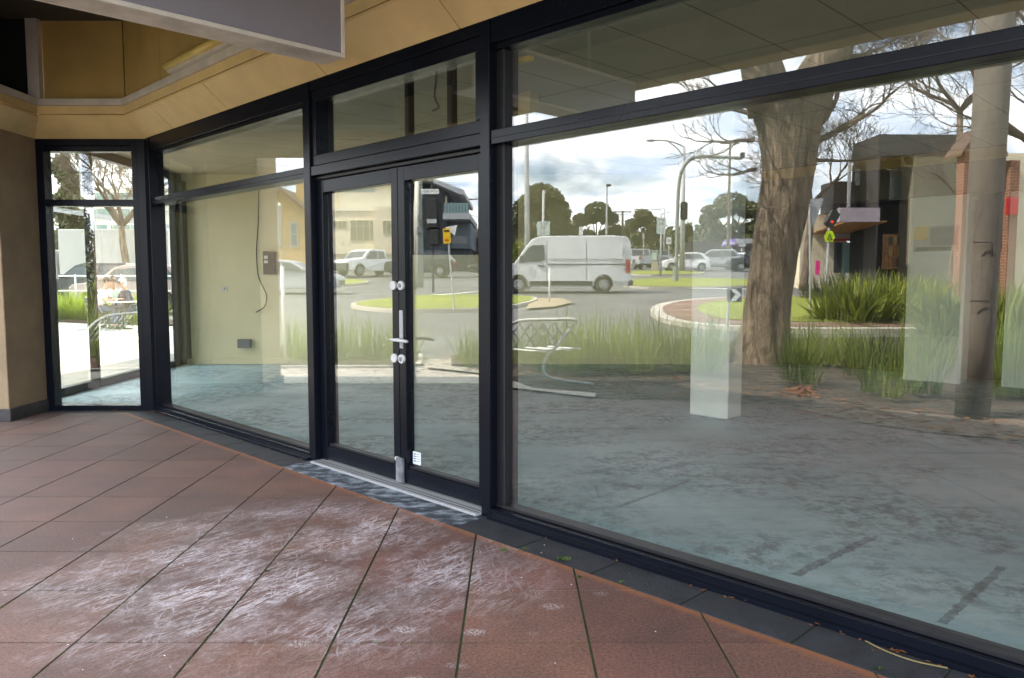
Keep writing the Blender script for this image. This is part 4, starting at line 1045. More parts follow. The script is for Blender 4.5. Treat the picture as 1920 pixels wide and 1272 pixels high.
mb.tube(limbR, [.44, .37, .31, .28, .25, .2], 16)
mb.build('trunk', 'bark', bt, smooth=True)
br = MB(True); tw = MB(True); random.seed(21)
for (a, b_, dx, dz, r_, L_) in ((1415, 50, -.6, .5, .13, 2.0), (1400, -40, -.4, .8, .14, 2.2), (1592, 30, .8, .5, .13, 2.2), (1640, -60, .5, .7, .14, 2.2), (1424, 110, -.8, -.1, .06, 1.3)):
    branchy(br, V(a, b_, D0), Vector((dx, random.uniform(-.4, .2), dz)), r_, L_, 4, .6, .05, .004, (2, 3), tw)
for (a, b_, dx, dz, r_, L_, dep) in ((1412, 215, -1, .25, .045, .62, 4), (1414, 262, -1, -.15, .04, .55, 4), (1417, 318, -1, -.35, .035, .5, 3), (1408, 185, -1, .5, .035, .55, 3), (1532, 265, .9, .45, .06, .75, 4), (1528, 300, 1, -.1, .035, .5, 3), (1540, 230, .8, .8, .045, .6, 4), (1560, 110, 1, .15, .05, .8, 4), (1552, 140, .9, -.35, .03, .7, 3)):
    branchy(br, V(a, b_, D0 - .1), Vector((dx, random.uniform(-.5, .1), dz)), r_, L_, dep, .5, .02, .0035, (2, 3), tw)
br.build('branches', 'bark', bt); tw.build('twigs', 'twig', bt)
def bare_tree(name, label, px, D, base_py, h, r0, seed, lean=0, first=.35, depth=5, up=.1, kids=(2, 3), spread=.6):
    random.seed(seed)
    x = X(px, D); z0 = gz(D); t = thing(name, label, 'tree', (x, D, z0), virt=True)
    mb = MB(True); tw = MB(True); tk = MB(True)
    n = 7; p = Vector((x, D, z0 - .1)); pts = [p.copy()]; rad = [r0 * 1.25]
    for i in range(n):
        p = p + Vector((lean * h * first / n + random.gauss(0, .03), random.gauss(0, .03), h * first / n)); pts.append(p.copy()); rad.append(r0 * (1 - .3 * (i + 1) / n))
    tk.tube(pts, rad, 12); tk.build('trunk', 'bark', t, smooth=True)
    for k in range(4):
        a = 2 * math.pi * k / 4 + random.uniform(-.5, .5)
        branchy(mb, p, Vector((math.cos(a) * .7, math.sin(a) * .7, .8)), r0 * .55, h * .2, depth, spread, up, .0045 if D < 30 else .009, kids, tw)
    mb.build('branches', 'twig', t); 
    if tw.v: tw.build('twigs', 'twig', t)
    return t
bare_tree('bare_tree', 'slim bare street tree on the far footpath behind the give way sign', 1508, 36, 530, 9.5, .20, 5, lean=.03, first=.42)
bare_tree('bare_tree', 'wide bare tree spreading above the brick gabled building', 1806, 31, 560, 12.0, .16, 11, lean=-.05, first=.62, depth=5, spread=.6)
bare_tree('bare_tree', 'bare sapling with pale stem before the olive wall', 1783, 24, 560, 5.0, .07, 15, first=.70, depth=3)
bare_tree('bare_tree', 'bare street tree beyond the right end of the bed', 2010, 16, 600, 9.5, .16, 25, lean=-.1, first=.4)
random.seed(31)
def leafy(name, label, px, D, top_py, wpx, clumps, m='gum_leaf', trunk=True, dens=420, size=.34, base_frac=.35, group=None):
    """clumps: list of (dx, dz, rx, rz) as fractions of the crown width and height"""
    x = X(px, D); z0 = gz(D); zt = Z(top_py, D); W_ = wpx * D / 1440; Hh = zt - z0
    t = thing(name, label, 'tree', (x, D, z0), virt=True, group=group)
    if trunk:
        b = MB(True); bx = x
        b.tube([(x, D, z0 - .1), (x + .1, D, z0 + Hh * .25), (x - .1, D, z0 + Hh * base_frac), (x, D, z0 + Hh * .6)], [W_ * .035, W_ * .028, W_ * .024, W_ * .012], 8)
        for (dx, dz, rx, rz) in clumps:
            b.tube([(x, D, z0 + Hh * base_frac), (x + dx * W_ * .5, D, z0 + Hh * (base_frac + dz) / 2), (x + dx * W_, D, z0 + Hh * dz)], [W_ * .018, W_ * .012, W_ * .005], 5)
        b.build('trunk', 'twig', t)
    b = MB(True)
    for (dx, dz, rx, rz) in clumps:
        leaves(b, (x + dx * W_, D + random.uniform(-.15, .15) * W_, z0 + dz * Hh), (rx * W_, rx * W_ * .9, rz * Hh), int(dens * rx * 4), size)
    b.build('crown', m, t)
    return t
dome = [(-.28, .62, .24, .18), (.0, .80, .30, .19), (.28, .62, .23, .19), (0, .5, .4, .22), (-.36, .42, .2, .2), (.36, .42, .2, .2), (-.15, .70, .25, .2), (.17, .74, .24, .19), (0, .25, .42, .2), (-.33, .2, .2, .16), (.33, .2, .2, .16)]
leafy('dense_round_tree', 'dense dome shaped dark tree above the van cab', 1014, 80, 342, 112, dome, 'dark_leaf', dens=1100, size=.27)
umb = [(-.3, .72, .22, .10), (0, .86, .27, .13), (.28, .74, .22, .11), (-.1, .76, .2, .1), (.15, .78, .22, .1), (-.42, .62, .13, .07), (.43, .55, .16, .09), (.2, .5, .14, .07), (-.2, .48, .16, .09), (0, .3, .3, .12)]
leafy('gum_tree', 'flat topped gum tree between the dome tree and floodlight pole', 1118, 90, 379, 88, umb, dens=640, size=.26)
leafy('gum_tree', 'loose gum tree left of the blue grey parking sign', 1206, 95, 391, 66, umb, dens=560, size=.26)
leafy('gum_tree', 'wide flat gum tree left of the big trunk', 1372, 88, 359, 118, umb, dens=760, size=.26)
far = [(-.5 + i * .1, .5 + random.uniform(-.1, .12), .1, .42) for i in range(11)]
bk = MB(True)
for i in range(74):
    px = 900 + i * 8.3; D = 118 + random.uniform(-8, 8); top = 424 + random.uniform(-9, 12) + (14 if 1080 < px < 1140 else 0)
    z0 = gz(D); zt = Z(top, D); leaves(bk, (X(px, D), D, (z0 + zt) / 2 - .6), (1.5, 1.8, (zt - z0) / 2 + .9), 210, .62, .3)
o = bk.build('far_woodland', 'dark_leaf'); o['kind'] = 'stuff'; o['label'] = 'far belt of dark trees closing the street behind the cars'; o['category'] = 'woodland'
leafy('round_shrub', 'yellow green round shrub behind the van bonnet', 972, 46, 449, 26, [(0, .6, .5, .35), (.2, .4, .4, .3), (-.2, .35, .4, .3)], 'broad_leaf', dens=600, size=.14)
leafy('leafy_tree', 'dark leafy tree at the left edge of the large window', 934, 62, 418, 60, [(0, .6, .4, .3), (.3, .4, .3, .3), (-.3, .45, .3, .3)], 'dark_leaf', dens=800, size=.22)
leafy('far_tree', 'bluish far tree between the gum tree and traffic lamp', 1335, 100, 396, 36, [(0, .6, .4, .34), (.25, .4, .3, .3), (-.25, .4, .3, .3)], 'dark_leaf', dens=700, size=.3)

# ---------------------------------------------------------------- poles, lamps, signs
def vb(): return MB(True)
wp = thing('power_pole', 'weathered leaning power pole beside the bark mulch, right of the tree', 'pole', (X(1823, 7.75), 7.75, 0), virt=True)
b = vb(); pp = [V(1822, 792, 7.75), V(1834, 600, 7.76), V(1846, 400, 7.77), V(1858, 200, 7.78), V(1868, 20, 7.8), V(1885, -300, 7.8), V(1905, -760, 7.8)]
b.tube(pp, [.160, .158, .158, .160, .160, .155, .15], 24); b.build('shaft', 'concrete_pole', wp, smooth=True)
for k, py in enumerate((455, 565)):
    b = vb(); c_ = V(1843 if k == 0 else 1836, py, 7.60)
    b.tube([c_ + Vector((-.10, 0, 0)), c_ + Vector((.08, -.02, .0)), c_ + Vector((.10, -.01, -.14 if k == 0 else -.01))], .006, 6); b.build('wire_staple', 'black_box', wp)
o = vb()
def lamp(name, label, px, D, arm_px, top_py, arm_py, r=.09, cat='street lamp'):
    z0 = gz(D); t = thing(name, label, cat, (X(px, D), D, z0), virt=True); zt = Z(top_py, D)
    b = vb(); b.tube([(X(px, D), D, z0), (X(px, D), D, (z0 + zt) / 2), (X(px, D), D, zt)], [r * 1.5, r * 1.1, r * .75], 10); b.build('pole', 'galv', t, smooth=True)
    za = Z(arm_py, D); xa_ = X(arm_px, D); x0 = X(px, D)
    b = vb(); b.tube(spline([(x0, D, zt), (x0 + (xa_ - x0) * .3, D, zt + (za - zt) * .6), (x0 + (xa_ - x0) * .7, D, za), (xa_, D, za)]), r * .45, 7)
    b.tube(spline([(x0, D, zt - .8), (x0 + (xa_ - x0) * .25, D, zt - .1), (x0 + (xa_ - x0) * .55, D, za - .12)]), r * .35, 6); b.build('arm', 'galv', t, smooth=True)
    b = vb(); s_ = -1 if xa_ < x0 else 1; b.ell((xa_ + s_ * .35, D, za), (.42, .17, .11), 10, 6); b.build('lamp_head', 'sign_back', t, smooth=True)
    return t
lamp('street_lamp', 'tall street lamp with curved arm above the white hatchback', 1279, 60, 1226, 276, 264, .15)
lamp('street_lamp', 'distant street lamp beyond the gum trees', 1245, 92, 1200, 392, 393, .08)
D = 43; z0 = gz(D); ma = thing('traffic_mast', 'grey green traffic mast curving over the road beside the street lamp', 'traffic light', (X(1267, D), D, z0), virt=True)
b = vb(); b.cyl((X(1267, D), D, z0), (X(1267, D), D, Z(500, D)), .17, 12); b.build('base_sleeve', 'green_grey_pole', ma, bevel=.02)
b = vb(); b.tube(spline([(X(1268, D), D, Z(500, D)), (X(1269, D), D, Z(400, D)), (X(1271, D), D, Z(345, D)), (X(1277, D), D, Z(318, D)), (X(1290, D), D, Z(301, D)), (X(1308, D), D, Z(294.5, D)), (X(1340, D), D, Z(295, D)), (X(1386, D), D, Z(297.5, D))]), .10, 10); b.build('mast_arm', 'green_grey_pole', ma, smooth=True)
def signal(par, px, py, D, wpx, hpx, back=True, yaw=0.0, hoods=True, board=True):
    """three aspect signal head, seen from behind: backing board, lamp body and hoods"""
    c_ = V(px, py, D); w, h = wpx * D / 1440, hpx * D / 1440
    if board:
        b = vb(); b.extr([(c_.x - w / 2, D, c_.z - h * .42), (c_.x - w * .25, D, c_.z - h / 2), (c_.x + w * .25, D, c_.z - h / 2), (c_.x + w / 2, D, c_.z - h * .42), (c_.x + w / 2, D, c_.z + h * .42), (c_.x + w * .25, D, c_.z + h / 2), (c_.x - w * .25, D, c_.z + h / 2), (c_.x - w / 2, D, c_.z + h * .42)], (0, .03, 0)); o = b.build('backing_board', 'signal_black', par)
    b = vb(); b.box(c_.x - w * .24, c_.x + w * .24, D - .16, D - .005, c_.z - h * .42, c_.z + h * .42); o = b.build('lamp_body', 'signal_black', par, bevel=.02)
    for k in (-1, 0, 1):
        b = vb(); zc_ = c_.z + k * h * .27; b.tube([(c_.x, D + .03, zc_), (c_.x, D + .24, zc_ - .02)], w * .2, 12); b.build('hood', 'signal_black', par)
signal(ma, 1283, 396, D - .0, 13, 34)
b = vb(); b.tube([(X(1270, D), D, Z(388, D)), (X(1283, D), D - .05, Z(388, D))], .025, 6); b.build('bracket', 'green_grey_pole', ma)
signal(ma, 1392, 292, D, 14, 12, board=False)
# tall pole behind the van and floodlight mast
tp = thing('tall_light_pole', 'tall plain grey pole rising behind the van cab', 'pole', (X(989, 37), 37, gz(37)), virt=True)
b = vb(); b.tube([(X(989, 37), 37, gz(37)), (X(987, 37), 37, Z(350, 37)), (X(985, 37), 37, Z(150, 37))], [.13, .115, .09], 12); b.build('shaft', 'galv', tp, smooth=True)
b = vb(); b.box(X(977, 37), X(985, 37), 36.9, 37.1, Z(152, 37), Z(150, 37)); b.build('lamp_head', 'sign_back', tp)
fm = thing('floodlight_pole', 'slim floodlight pole between the two middle gum trees', 'light pole', (X(1137, 84), 84, gz(84)), virt=True)
b = vb(); b.tube([(X(1137, 84), 84, gz(84)), (X(1137, 84), 84, Z(347, 84))], [.13, .08], 8); b.build('shaft', 'galv', fm)
b = vb(); b.box(X(1135.5, 84), X(1144, 84), 83.8, 84.2, Z(350, 84), Z(346, 84)); b.build('floodlight', 'signal_black', fm)
def tpole(px, D, top, label):
    t = thing('power_pole', label, 'pole', (X(px, D), D, gz(D)), virt=True)
    b = vb(); b.tube([(X(px, D), D, gz(D)), (X(px, D), D, Z(top, D))], [.16, .11], 8); b.build('shaft', 'twig', t)
    b = vb(); b.box(X(px, D) - 1.0, X(px, D) + 1.0, D - .06, D + .06, Z(top + 3, D), Z(top + 1.2, D)); b.build('crossarm', 'twig', t)
    for k in (-.8, -.4, .4, .8):
        b = vb(); b.cyl((X(px, D) + k, D, Z(top + 1.2, D)), (X(px, D) + k, D, Z(top - 1, D)), .05, 6); b.build('insulator', 'white_plastic', t)
    return t
tpole(1167, 88, 396, 'far power pole with crossarm left of the loose gum tree')
tpole(1364, 80, 268, 'slim far pole rising behind the wide gum tree')
tpole(899, 70, 372, 'power pole right of the slate blue flats, by the door jamb')
for (xa_, ya, xb_, yb_, D) in ((870, 400, 1010, 418, 74), (1000, 404, 1170, 402, 88), (1170, 402, 1260, 398, 88), (870, 372, 905, 362, 70)):
    b = vb(); p0, p1 = V(xa_, ya, D), V(xb_, yb_, D)
    b.tube([p0.lerp(p1, t / 8) + Vector((0, 0, -.35 * math.sin(math.pi * t / 8))) for t in range(9)], .022, 4); o = b.build('overhead_wire', 'signal_black'); tag(o, {870: 'overhead wire left of the dome tree', 1000: 'overhead wire between dome tree and far power pole', 1170: 'overhead wire right of the far power pole'}[xa_] if ya != 372 else 'overhead wire over the pole beside the slate flats', 'wire')
def sign_post(name, label, px, D, py_top, panels, r=.028, pm='galv', lean=0.0, base_py=None, cat='sign'):
    """panels: (px, py, w_m, h_m, material, texts[(txt, size, dz, mat)])"""
    z0 = gz(D); t = thing(name, label, cat, (X(px, D), D, z0), virt=True); zt = Z(py_top, D)
    b = vb(); b.tube([(X(px, D) - lean * 0, D, z0), (X(px, D) + lean, D, zt)], r, 8); b.build('post', pm, t, smooth=True)
    for (qx, qy, w, h, m, txs) in panels:
        c_ = V(qx, qy, D); b = vb(); b.box(c_.x - w / 2, c_.x + w / 2, D - .045, D - .030, c_.z - h / 2, c_.z + h / 2)
        pnl = b.build('panel', m, t)
        for (tx, sz, dz, tm) in txs:
            text_obj('lettering', tx, sz, tm, pnl, mir((c_.x, D - .047, c_.z + dz)), (1, 0, 0))
    return t
sign_post('school_sign', 'pale school zone speed sign above the van cab, on a lamp post', 1018, 40, 357, [(1018.5, 429, .66, .72, 'sign_pale_green', [('SCHOOL', .11, .24, 'black_ink'), ('40', .26, .02, 'black_ink'), ('AREA', .11, -.24, 'black_ink')])], .06)
sign_post('school_sign', 'pale green parking zone sign left of the traffic mast', 1239, 52, 402, [(1240, 424, .60, 1.10, 'sign_pale_green', [('SCHOOL', .12, .40, 'black_ink'), ('40', .30, .10, 'black_ink'), ('8-9.30', .12, -.20, 'black_ink'), ('2.30-4', .12, -.38, 'black_ink')])], .06)
sign_post('speed_sign', 'small white speed limit sign above the white hatchback bonnet', 1254, 58, 446, [(1254, 452, .36, .50, 'sign_white', [('60', .26, .0, 'black_ink')])], .03)
sign_post('notice_sign', 'small white upright sign over the van roof middle', 1090, 60, 425, [(1089, 434, .28, .62, 'sign_white', [('P', .22, .1, 'black_ink')])], .03)
sign_post('notice_sign', 'tiny pale sign on a post behind the parked utility', 1207, 62, 438, [(1207, 444, .18, .40, 'sign_back', [])], .025)
sign_post('bollard_post', 'slim white guide post in front of the van', 1030, 26.5, 503, [(1031.5, 513, .06, .30, 'sign_white', [])], .028, 'sign_white', cat='guide post')
# yellow notice on the leaning post with a give way sign turned edge on behind it
ys_ = thing('warning_sign', 'yellow warning plate on a leaning post over the grass verge', 'sign', (X(852, 22.7), 22.7, gz(22.7)), virt=True)
D = 22.7; b = vb(); b.tube([(X(852, D), D, gz(D)), (X(840, D), D, Z(428, D))], .026, 8); b.build('post', 'galv', ys_)
c_ = V(838.5, 443, D); b = vb(); b.extr([(c_.x - .115, D - .04, c_.z + .215), (c_.x - .10, D - .04, c_.z - .23), (c_.x + .125, D - .04, c_.z - .21), (c_.x + .10, D - .04, c_.z + .23)], (0, .012, 0)); pn = b.build('plate', 'sign_yellow', ys_)
b = vb(); b.box(c_.x - .09, c_.x + .085, D - .046, D - .0405, c_.z + .12, c_.z + .17); b.build('black_band', 'black_ink', pn)
b = vb(); b.box(c_.x - .06, c_.x + .055, D - .046, D - .0405, c_.z - .14, c_.z - .10); b.build('small_print', 'red', pn)
b = vb(); c2_ = V(846, 430, D + .08); b.extr([(c2_.x - .17, D + .05, c2_.z + .05), (c2_.x + .19, D + .05, c2_.z + .12), (c2_.x + .12, D + .05, c2_.z - .20)], (0, .012, 0)); b.build('back_plate', 'sign_white', ys_)
# give way sign seen from behind, pedestrian signal, diamond sign
gw = thing('give_way_sign', 'back of a triangular give way sign on a tall post by the shrubs', 'sign', (X(1521, 20), 20, gz(20)), virt=True)
D = 20; b = vb(); b.tube([(X(1522, D), D, gz(D)), (X(1514, D), D, Z(376, D))], .026, 8); b.build('post', 'galv', gw)
b = vb(); b.extr([(X(1513.5, D), D + .03, Z(373, D)), (X(1541, D), D + .03, Z(373, D)), (X(1529, D), D + .03, Z(410, D)), (X(1523, D), D + .03, Z(426, D)), (X(1518, D), D + .03, Z(410, D))], (0, .010, 0)); b.build('triangle', 'sign_back', gw)
ps = thing('pedestrian_signal', 'tilted pedestrian signal with red light above a lime crossing sign', 'traffic light', (X(1550, 31), 31, gz(31)), virt=True)
D = 31; b = vb(); b.tube([(X(1549, D), D, gz(D)), (X(1552, D), D, Z(402, D))], .05, 8); b.build('post', 'galv', ps)
def rot2(cx_, cz_, pts_, a): return [(cx_ + x * math.cos(a) - z * math.sin(a), cz_ + x * math.sin(a) + z * math.cos(a)) for x, z in pts_]
c_ = V(1559, 411, D); q = rot2(c_.x, c_.z, [(-.19, -.30), (.0, -.36), (.19, -.30), (.19, .30), (.0, .36), (-.19, .30)], -.5)
b = vb(); b.extr([(x, D - .1, z) for x, z in q], (0, .2, 0)); b.build('housing', 'signal_black', ps, bevel=.02)
b = vb(); b.cyl((c_.x - .03, D - .105, c_.z - .12), (c_.x - .03, D - .125, c_.z - .12), .05, 14); b.build('red_lens', 'red_light', ps)
c_ = V(1553.5, 444, D); b = vb(); b.extr([(c_.x - .13, D - .06, c_.z - .21), (c_.x + .13, D - .06, c_.z - .21), (c_.x + .22, D - .06, c_.z - .02), (c_.x + .10, D - .06, c_.z + .22), (c_.x - .10, D - .06, c_.z + .22), (c_.x - .22, D - .06, c_.z - .02)], (0, .012, 0)); pn = b.build('lime_plate', 'sign_lime', ps)
b = vb(); b.tube([(c_.x - .08, D - .07, c_.z - .13), (c_.x, D - .07, c_.z + .12), (c_.x + .08, D - .07, c_.z - .13)], .022, 6); b.build('walking_legs', 'black_ink', pn)
# chevron marker on the roundabout
kl = thing('chevron_sign', 'small black sign with a white chevron on the roundabout edge', 'sign', (X(1366, 17.5), 17.5, gz(17.5)), virt=True)
D = 17.5; b = vb(); b.tube([(X(1366, D), D, gz(D)), (X(1368, D), D, Z(540, D))], .030, 8); b.build('post', 'galv', kl)
b = vb(); b.box(X(1364, D), X(1391, D), D - .05, D - .035, Z(566, D), Z(540.5, D)); pn = b.build('plate', 'signal_black', kl)
xa_, xb_ = X(1369, D), X(1390, D); zt, zm, zb_ = Z(541.5, D), Z(553, D), Z(565, D); w_ = (xb_ - xa_) * .5
b = vb(); b.extr([(xa_, D - .06, zt), (xa_ + w_, D - .06, zt), (xb_, D - .06, zm), (xa_ + w_, D - .06, zb_), (xa_, D - .06, zb_), (xb_ - w_, D - .06, zm)], (0, .008, 0)); b.build('chevron', 'sign_white', pn)
# pole + signals + street name seen through the right door leaf
dp = thing('power_pole', 'pale power pole with cable guard before the slate blue flats', 'pole', (X(777, 38), 38, gz(38)), virt=True)
D = 38; b = vb(); b.tube([(X(777, D), D, gz(D)), (X(780, D), D, Z(450, D)), (X(785, D), D, Z(320, D))], [.15, .14, .12], 10); b.build('shaft', 'cream_light', dp, smooth=True)
b = vb(); b.box(X(783, D), X(793, D), D - .05, D + .2, gz(D), Z(322, D)); b.build('cable_guard', 'green_grey_pole', dp)
for (a, c2_, e, f_) in ((786, 793, 405, 415), (784, 792, 426, 438)):
    b = vb(); b.box(X(a, D), X(c2_, D), D - .25, D - .06, Z(f_, D), Z(e, D)); b.build('meter_box', 'grey_plastic', dp, bevel=.01)
ts = thing('traffic_signal', 'pair of black traffic signal heads under the street name sign', 'traffic light', (X(812, 34), 34, gz(34)), virt=True)
D = 34; b = vb(); b.tube([(X(812, D), D, gz(D)), (X(812, D), D, Z(334, D))], .055, 8); b.build('post', 'signal_black', ts)
signal(ts, 811, 400, D - .1, 38, 64)
signal(ts, 815, 445, D - .1, 30, 34, board=True)
b = vb(); b.box(X(803, D), X(821, D), D - .40, D - .385, Z(420, D), Z(412, D)); b.build('visor_glint', 'sign_back', ts)
c_ = V(808.5, 361.5, D); w_ = 33 * D / 1440; b = vb(); b.box(c_.x - w_ / 2, c_.x + w_ / 2, D - .44, D - .42, c_.z - .105, c_.z + .105)
sn = tag(b.build('street_name_sign', 'sign_white'), 'white street name blade lettered SCOTLAND on top of the signal post', 'sign')
text_obj('lettering', 'SCOTLAND •', .125, 'black_ink', sn, mir((c_.x, D - .4415, c_.z)), (1, 0, 0))
# small orange barrier sign beside door jamb
lpn = thing('leaning_post', 'thin pale post with a dark edge-on sign left of the doors', 'sign', (X(530, 12.4), 12.4, 0), virt=True)
D = 12.45; b = vb(); b.tube([(X(531, D), D, .05), (X(529, D), D, Z(500, D))], .030, 10); b.tube([(X(526, D), D + .05, Z(470, D)), (X(525, D), D + .05, Z(380, D))], .014, 8); b.build('post', 'sign_white', lpn, smooth=True)
b = vb(); b.box(X(522, D), X(530, D), D + .02, D + .04, Z(463, D), Z(384, D)); b.build('narrow_plate', 'sign_back', lpn, bevel=.01)
b = vb(); b.tube([(X(526, D), D + .05, Z(500, D)), (X(526, D), D + .05, Z(462, D))], .010, 6); b.build('stem', 'sign_white', lpn)

# ---------------------------------------------------------------- toppled bike rack in the bed edge
br_ = thing('bike_rack', 'bent galvanised tube bike rack leaning over the bed edge', 'bike rack', (X(1020, 10.5), 10.5, 0), virt=True)
def q_(px, py, D): return V(px, py, D)
b = vb(); b.tube(spline([q_(925, 668, 11.2), q_(937, 640, 11.1), q_(948, 618, 11.0), q_(968, 604, 10.9), q_(990, 600, 10.8), q_(1040, 599, 10.6), q_(1075, 599, 10.5), q_(1080, 606, 10.5)]), .024, 10); b.build('top_rail', 'galv', br_, smooth=True)
b = vb(); b.tube(spline([q_(1068, 618, 10.45), q_(1045, 648, 10.35), q_(1026, 668, 10.3), q_(1019, 688, 10.25), q_(1024, 704, 10.2), q_(1045, 712, 10.15), q_(1080, 717, 10.1), q_(1112, 721, 10.05)]), .023, 10); b.build('foot', 'galv', br_, smooth=True)
for i in range(7):
    b = vb(); x0 = 945 + i * 20; b.tube([q_(x0 + 12, 604, 10.85), q_(x0 - 22, 650, 11.0)], .011, 6); b.build('cross_bar', 'galv', br_)
for i in range(6):
    b = vb(); x0 = 960 + i * 22; b.tube([q_(x0 - 10, 604, 10.85), q_(x0 + 22, 652, 11.0)], .010, 6); b.build('cross_bar', 'galv', br_)
for i, (a, y_) in enumerate(((962, 655), (985, 652), (1008, 652), (1027, 650))):
    b = vb(); b.tube([q_(a, y_, 10.7), q_(a + 62, y_ + 5, 10.4)], .013, 8); b.build('tray_bar', 'sign_white', br_)

# ================================================================ VEHICLES (local frame: +x forward, z up, origin on the ground)
def arc(cx_, cz_, r, a0, a1, n=9): return [(cx_ + r * math.cos(R(a0 + (a1 - a0) * i / n)), cz_ + r * math.sin(R(a0 + (a1 - a0) * i / n))) for i in range(n + 1)]
def car(name, label, kind, paint, loc, heading, group=None, lights=True):
    t = thing(name, label, {'van': 'van', 'ute': 'utility truck', 'truck': 'truck'}.get(kind, 'car'), (0, 0, 0), group=group)
    spec = {
        'van': dict(L=5.9, w=1.98, wr=.35, fx=1.95, rx=-1.75, prof=[(2.95, .32), (2.97, .62), (2.88, .95), (2.62, 1.12), (2.10, 1.28), (1.62, 1.98), (1.38, 2.28), (1.0, 2.42), (-2.2, 2.45), (-2.75, 2.40), (-2.93, 2.15), (-2.95, .50), (-2.93, .32)], belt=1.25, tum=.07),
        'hatch': dict(L=3.9, w=1.70, wr=.30, fx=1.22, rx=-1.22, prof=[(1.92, .25), (1.95, .55), (1.80, .80), (1.25, .95), (.45, 1.38), (-.3, 1.50), (-1.2, 1.45), (-1.75, 1.02), (-1.93, .85), (-1.93, .28)], belt=.92, tum=.18),
        'suv': dict(L=4.6, w=1.85, wr=.36, fx=1.38, rx=-1.36, prof=[(2.25, .35), (2.3, .75), (2.15, 1.0), (1.15, 1.12), (.50, 1.62), (.1, 1.72), (-1.6, 1.70), (-2.05, 1.2), (-2.25, 1.0), (-2.28, .38)], belt=1.08, tum=.16),
        'sedan': dict(L=4.7, w=1.82, wr=.32, fx=1.42, rx=-1.38, prof=[(2.3, .28), (2.34, .55), (2.2, .78), (1.15, .95), (.35, 1.38), (-.1, 1.44), (-.9, 1.40), (-1.75, 1.02), (-2.25, .98), (-2.34, .7), (-2.3, .3)], belt=.92, tum=.2),
        'ute': dict(L=5.2, w=1.85, wr=.38, fx=1.65, rx=-1.55, prof=[(2.55, .42), (2.62, .75), (2.5, 1.05), (1.45, 1.16), (.85, 1.70), (.5, 1.78), (-.5, 1.76), (-.72, 1.10), (-2.6, 1.10), (-2.62, .45)], belt=1.10, tum=.14),
        'truck': dict(L=6.5, w=2.1, wr=.42, fx=2.3, rx=-1.9, prof=[(3.2, .45), (3.25, 1.2), (3.0, 2.1), (2.8, 2.25), (1.7, 2.25), (1.65, .95), (-3.2, .95), (-3.2, .5)], belt=1.3, tum=.03),
    }[kind]
    w, wr, belt, tum = spec['w'], spec['wr'], spec['belt'], spec['tum']
    pr_ = list(spec['prof']); zb_ = pr_[0][1]
    ar = wr * 1.18
    prof = pr_ + [(spec['rx'] - ar, zb_ - .06)] + [(x, max(z, zb_ - .06)) for x, z in arc(spec['rx'], wr, ar, 180, 0)] + [(spec['rx'] + ar, zb_ - .06), (spec['fx'] - ar, zb_ - .06)] + [(x, max(z, zb_ - .06)) for x, z in arc(spec['fx'], wr, ar, 180, 0)] + [(spec['fx'] + ar, zb_ - .06)]
    def yw(x, z):
        h = w / 2 * (1 - tum * max(0, z - belt) / 1.0)
        h *= 1 - .10 * max(0, (abs(x) - spec['L'] / 2 + .55) / .55) ** 2 - (.05 if z < zb_ + .05 else 0)
        return h
    b = MB(); n = len(prof); vs = [(x, yw(x, z), z) for x, z in prof] + [(x, -yw(x, z), z) for x, z in prof]
    me_faces = [tuple(range(n)), tuple(range(2 * n - 1, n - 1, -1))] + [(i, (i + 1) % n, n + (i + 1) % n, n + i) for i in range(n)]
    b.add(vs, me_faces); body = b.build('body', paint, t, local=True)
    bm = bmesh.new(); bm.from_mesh(body.data); bmesh.ops.triangulate(bm, faces=[f for f in bm.faces if len(f.verts) > 4]); bm.to_mesh(body.data); bm.free()
    bv = body.modifiers.new('bevel', 'BEVEL'); bv.width = .045; bv.segments = 3; bv.limit_method = 'ANGLE'; bv.angle_limit = R(32)
    def side_glass(poly, nm='side_window', m='car_glass', off=.006):
        for s_ in (1, -1):
            b = MB(); vs = [(x, s_ * (yw(x, z) + off), z) for x, z in poly] + [(x, s_ * (yw(x, z) - .02), z) for x, z in poly]; k = len(poly)
            b.add(vs, [tuple(range(k)), tuple(range(2 * k - 1, k - 1, -1))] + [(i, (i + 1) % k, k + (i + 1) % k, k + i) for i in range(k)]); b.build(nm, m, t, local=True)
    def end_glass(p0, p1, nm, m='car_glass', fr=.86):
        (x0, z0), (x1, z1) = p0, p1; dx_, dz_ = x1 - x0, z1 - z0; L_ = math.hypot(dx_, dz_); nx, nz = dz_ / L_, -dx_ / L_
        if nx * (1 if x0 > 0 else -1) < 0: nx, nz = -nx, -nz
        q = [(x0 + dx_ * .08, z0 + dz_ * .08), (x0 + dx_ * .92, z0 + dz_ * .92)]; b = MB(); vs = []
        for o_ in (.010, -.02):
            for (x, z) in q:
                for s_ in (1, -1): vs.append((x + nx * o_, s_ * yw(x, z) * fr, z + nz * o_))
        b.add(vs, [(0, 1, 3, 2), (4, 6, 7, 5), (0, 4, 5, 1), (2, 3, 7, 6), (0, 2, 6, 4), (1, 5, 7, 3)]); b.build(nm, m, t, local=True)
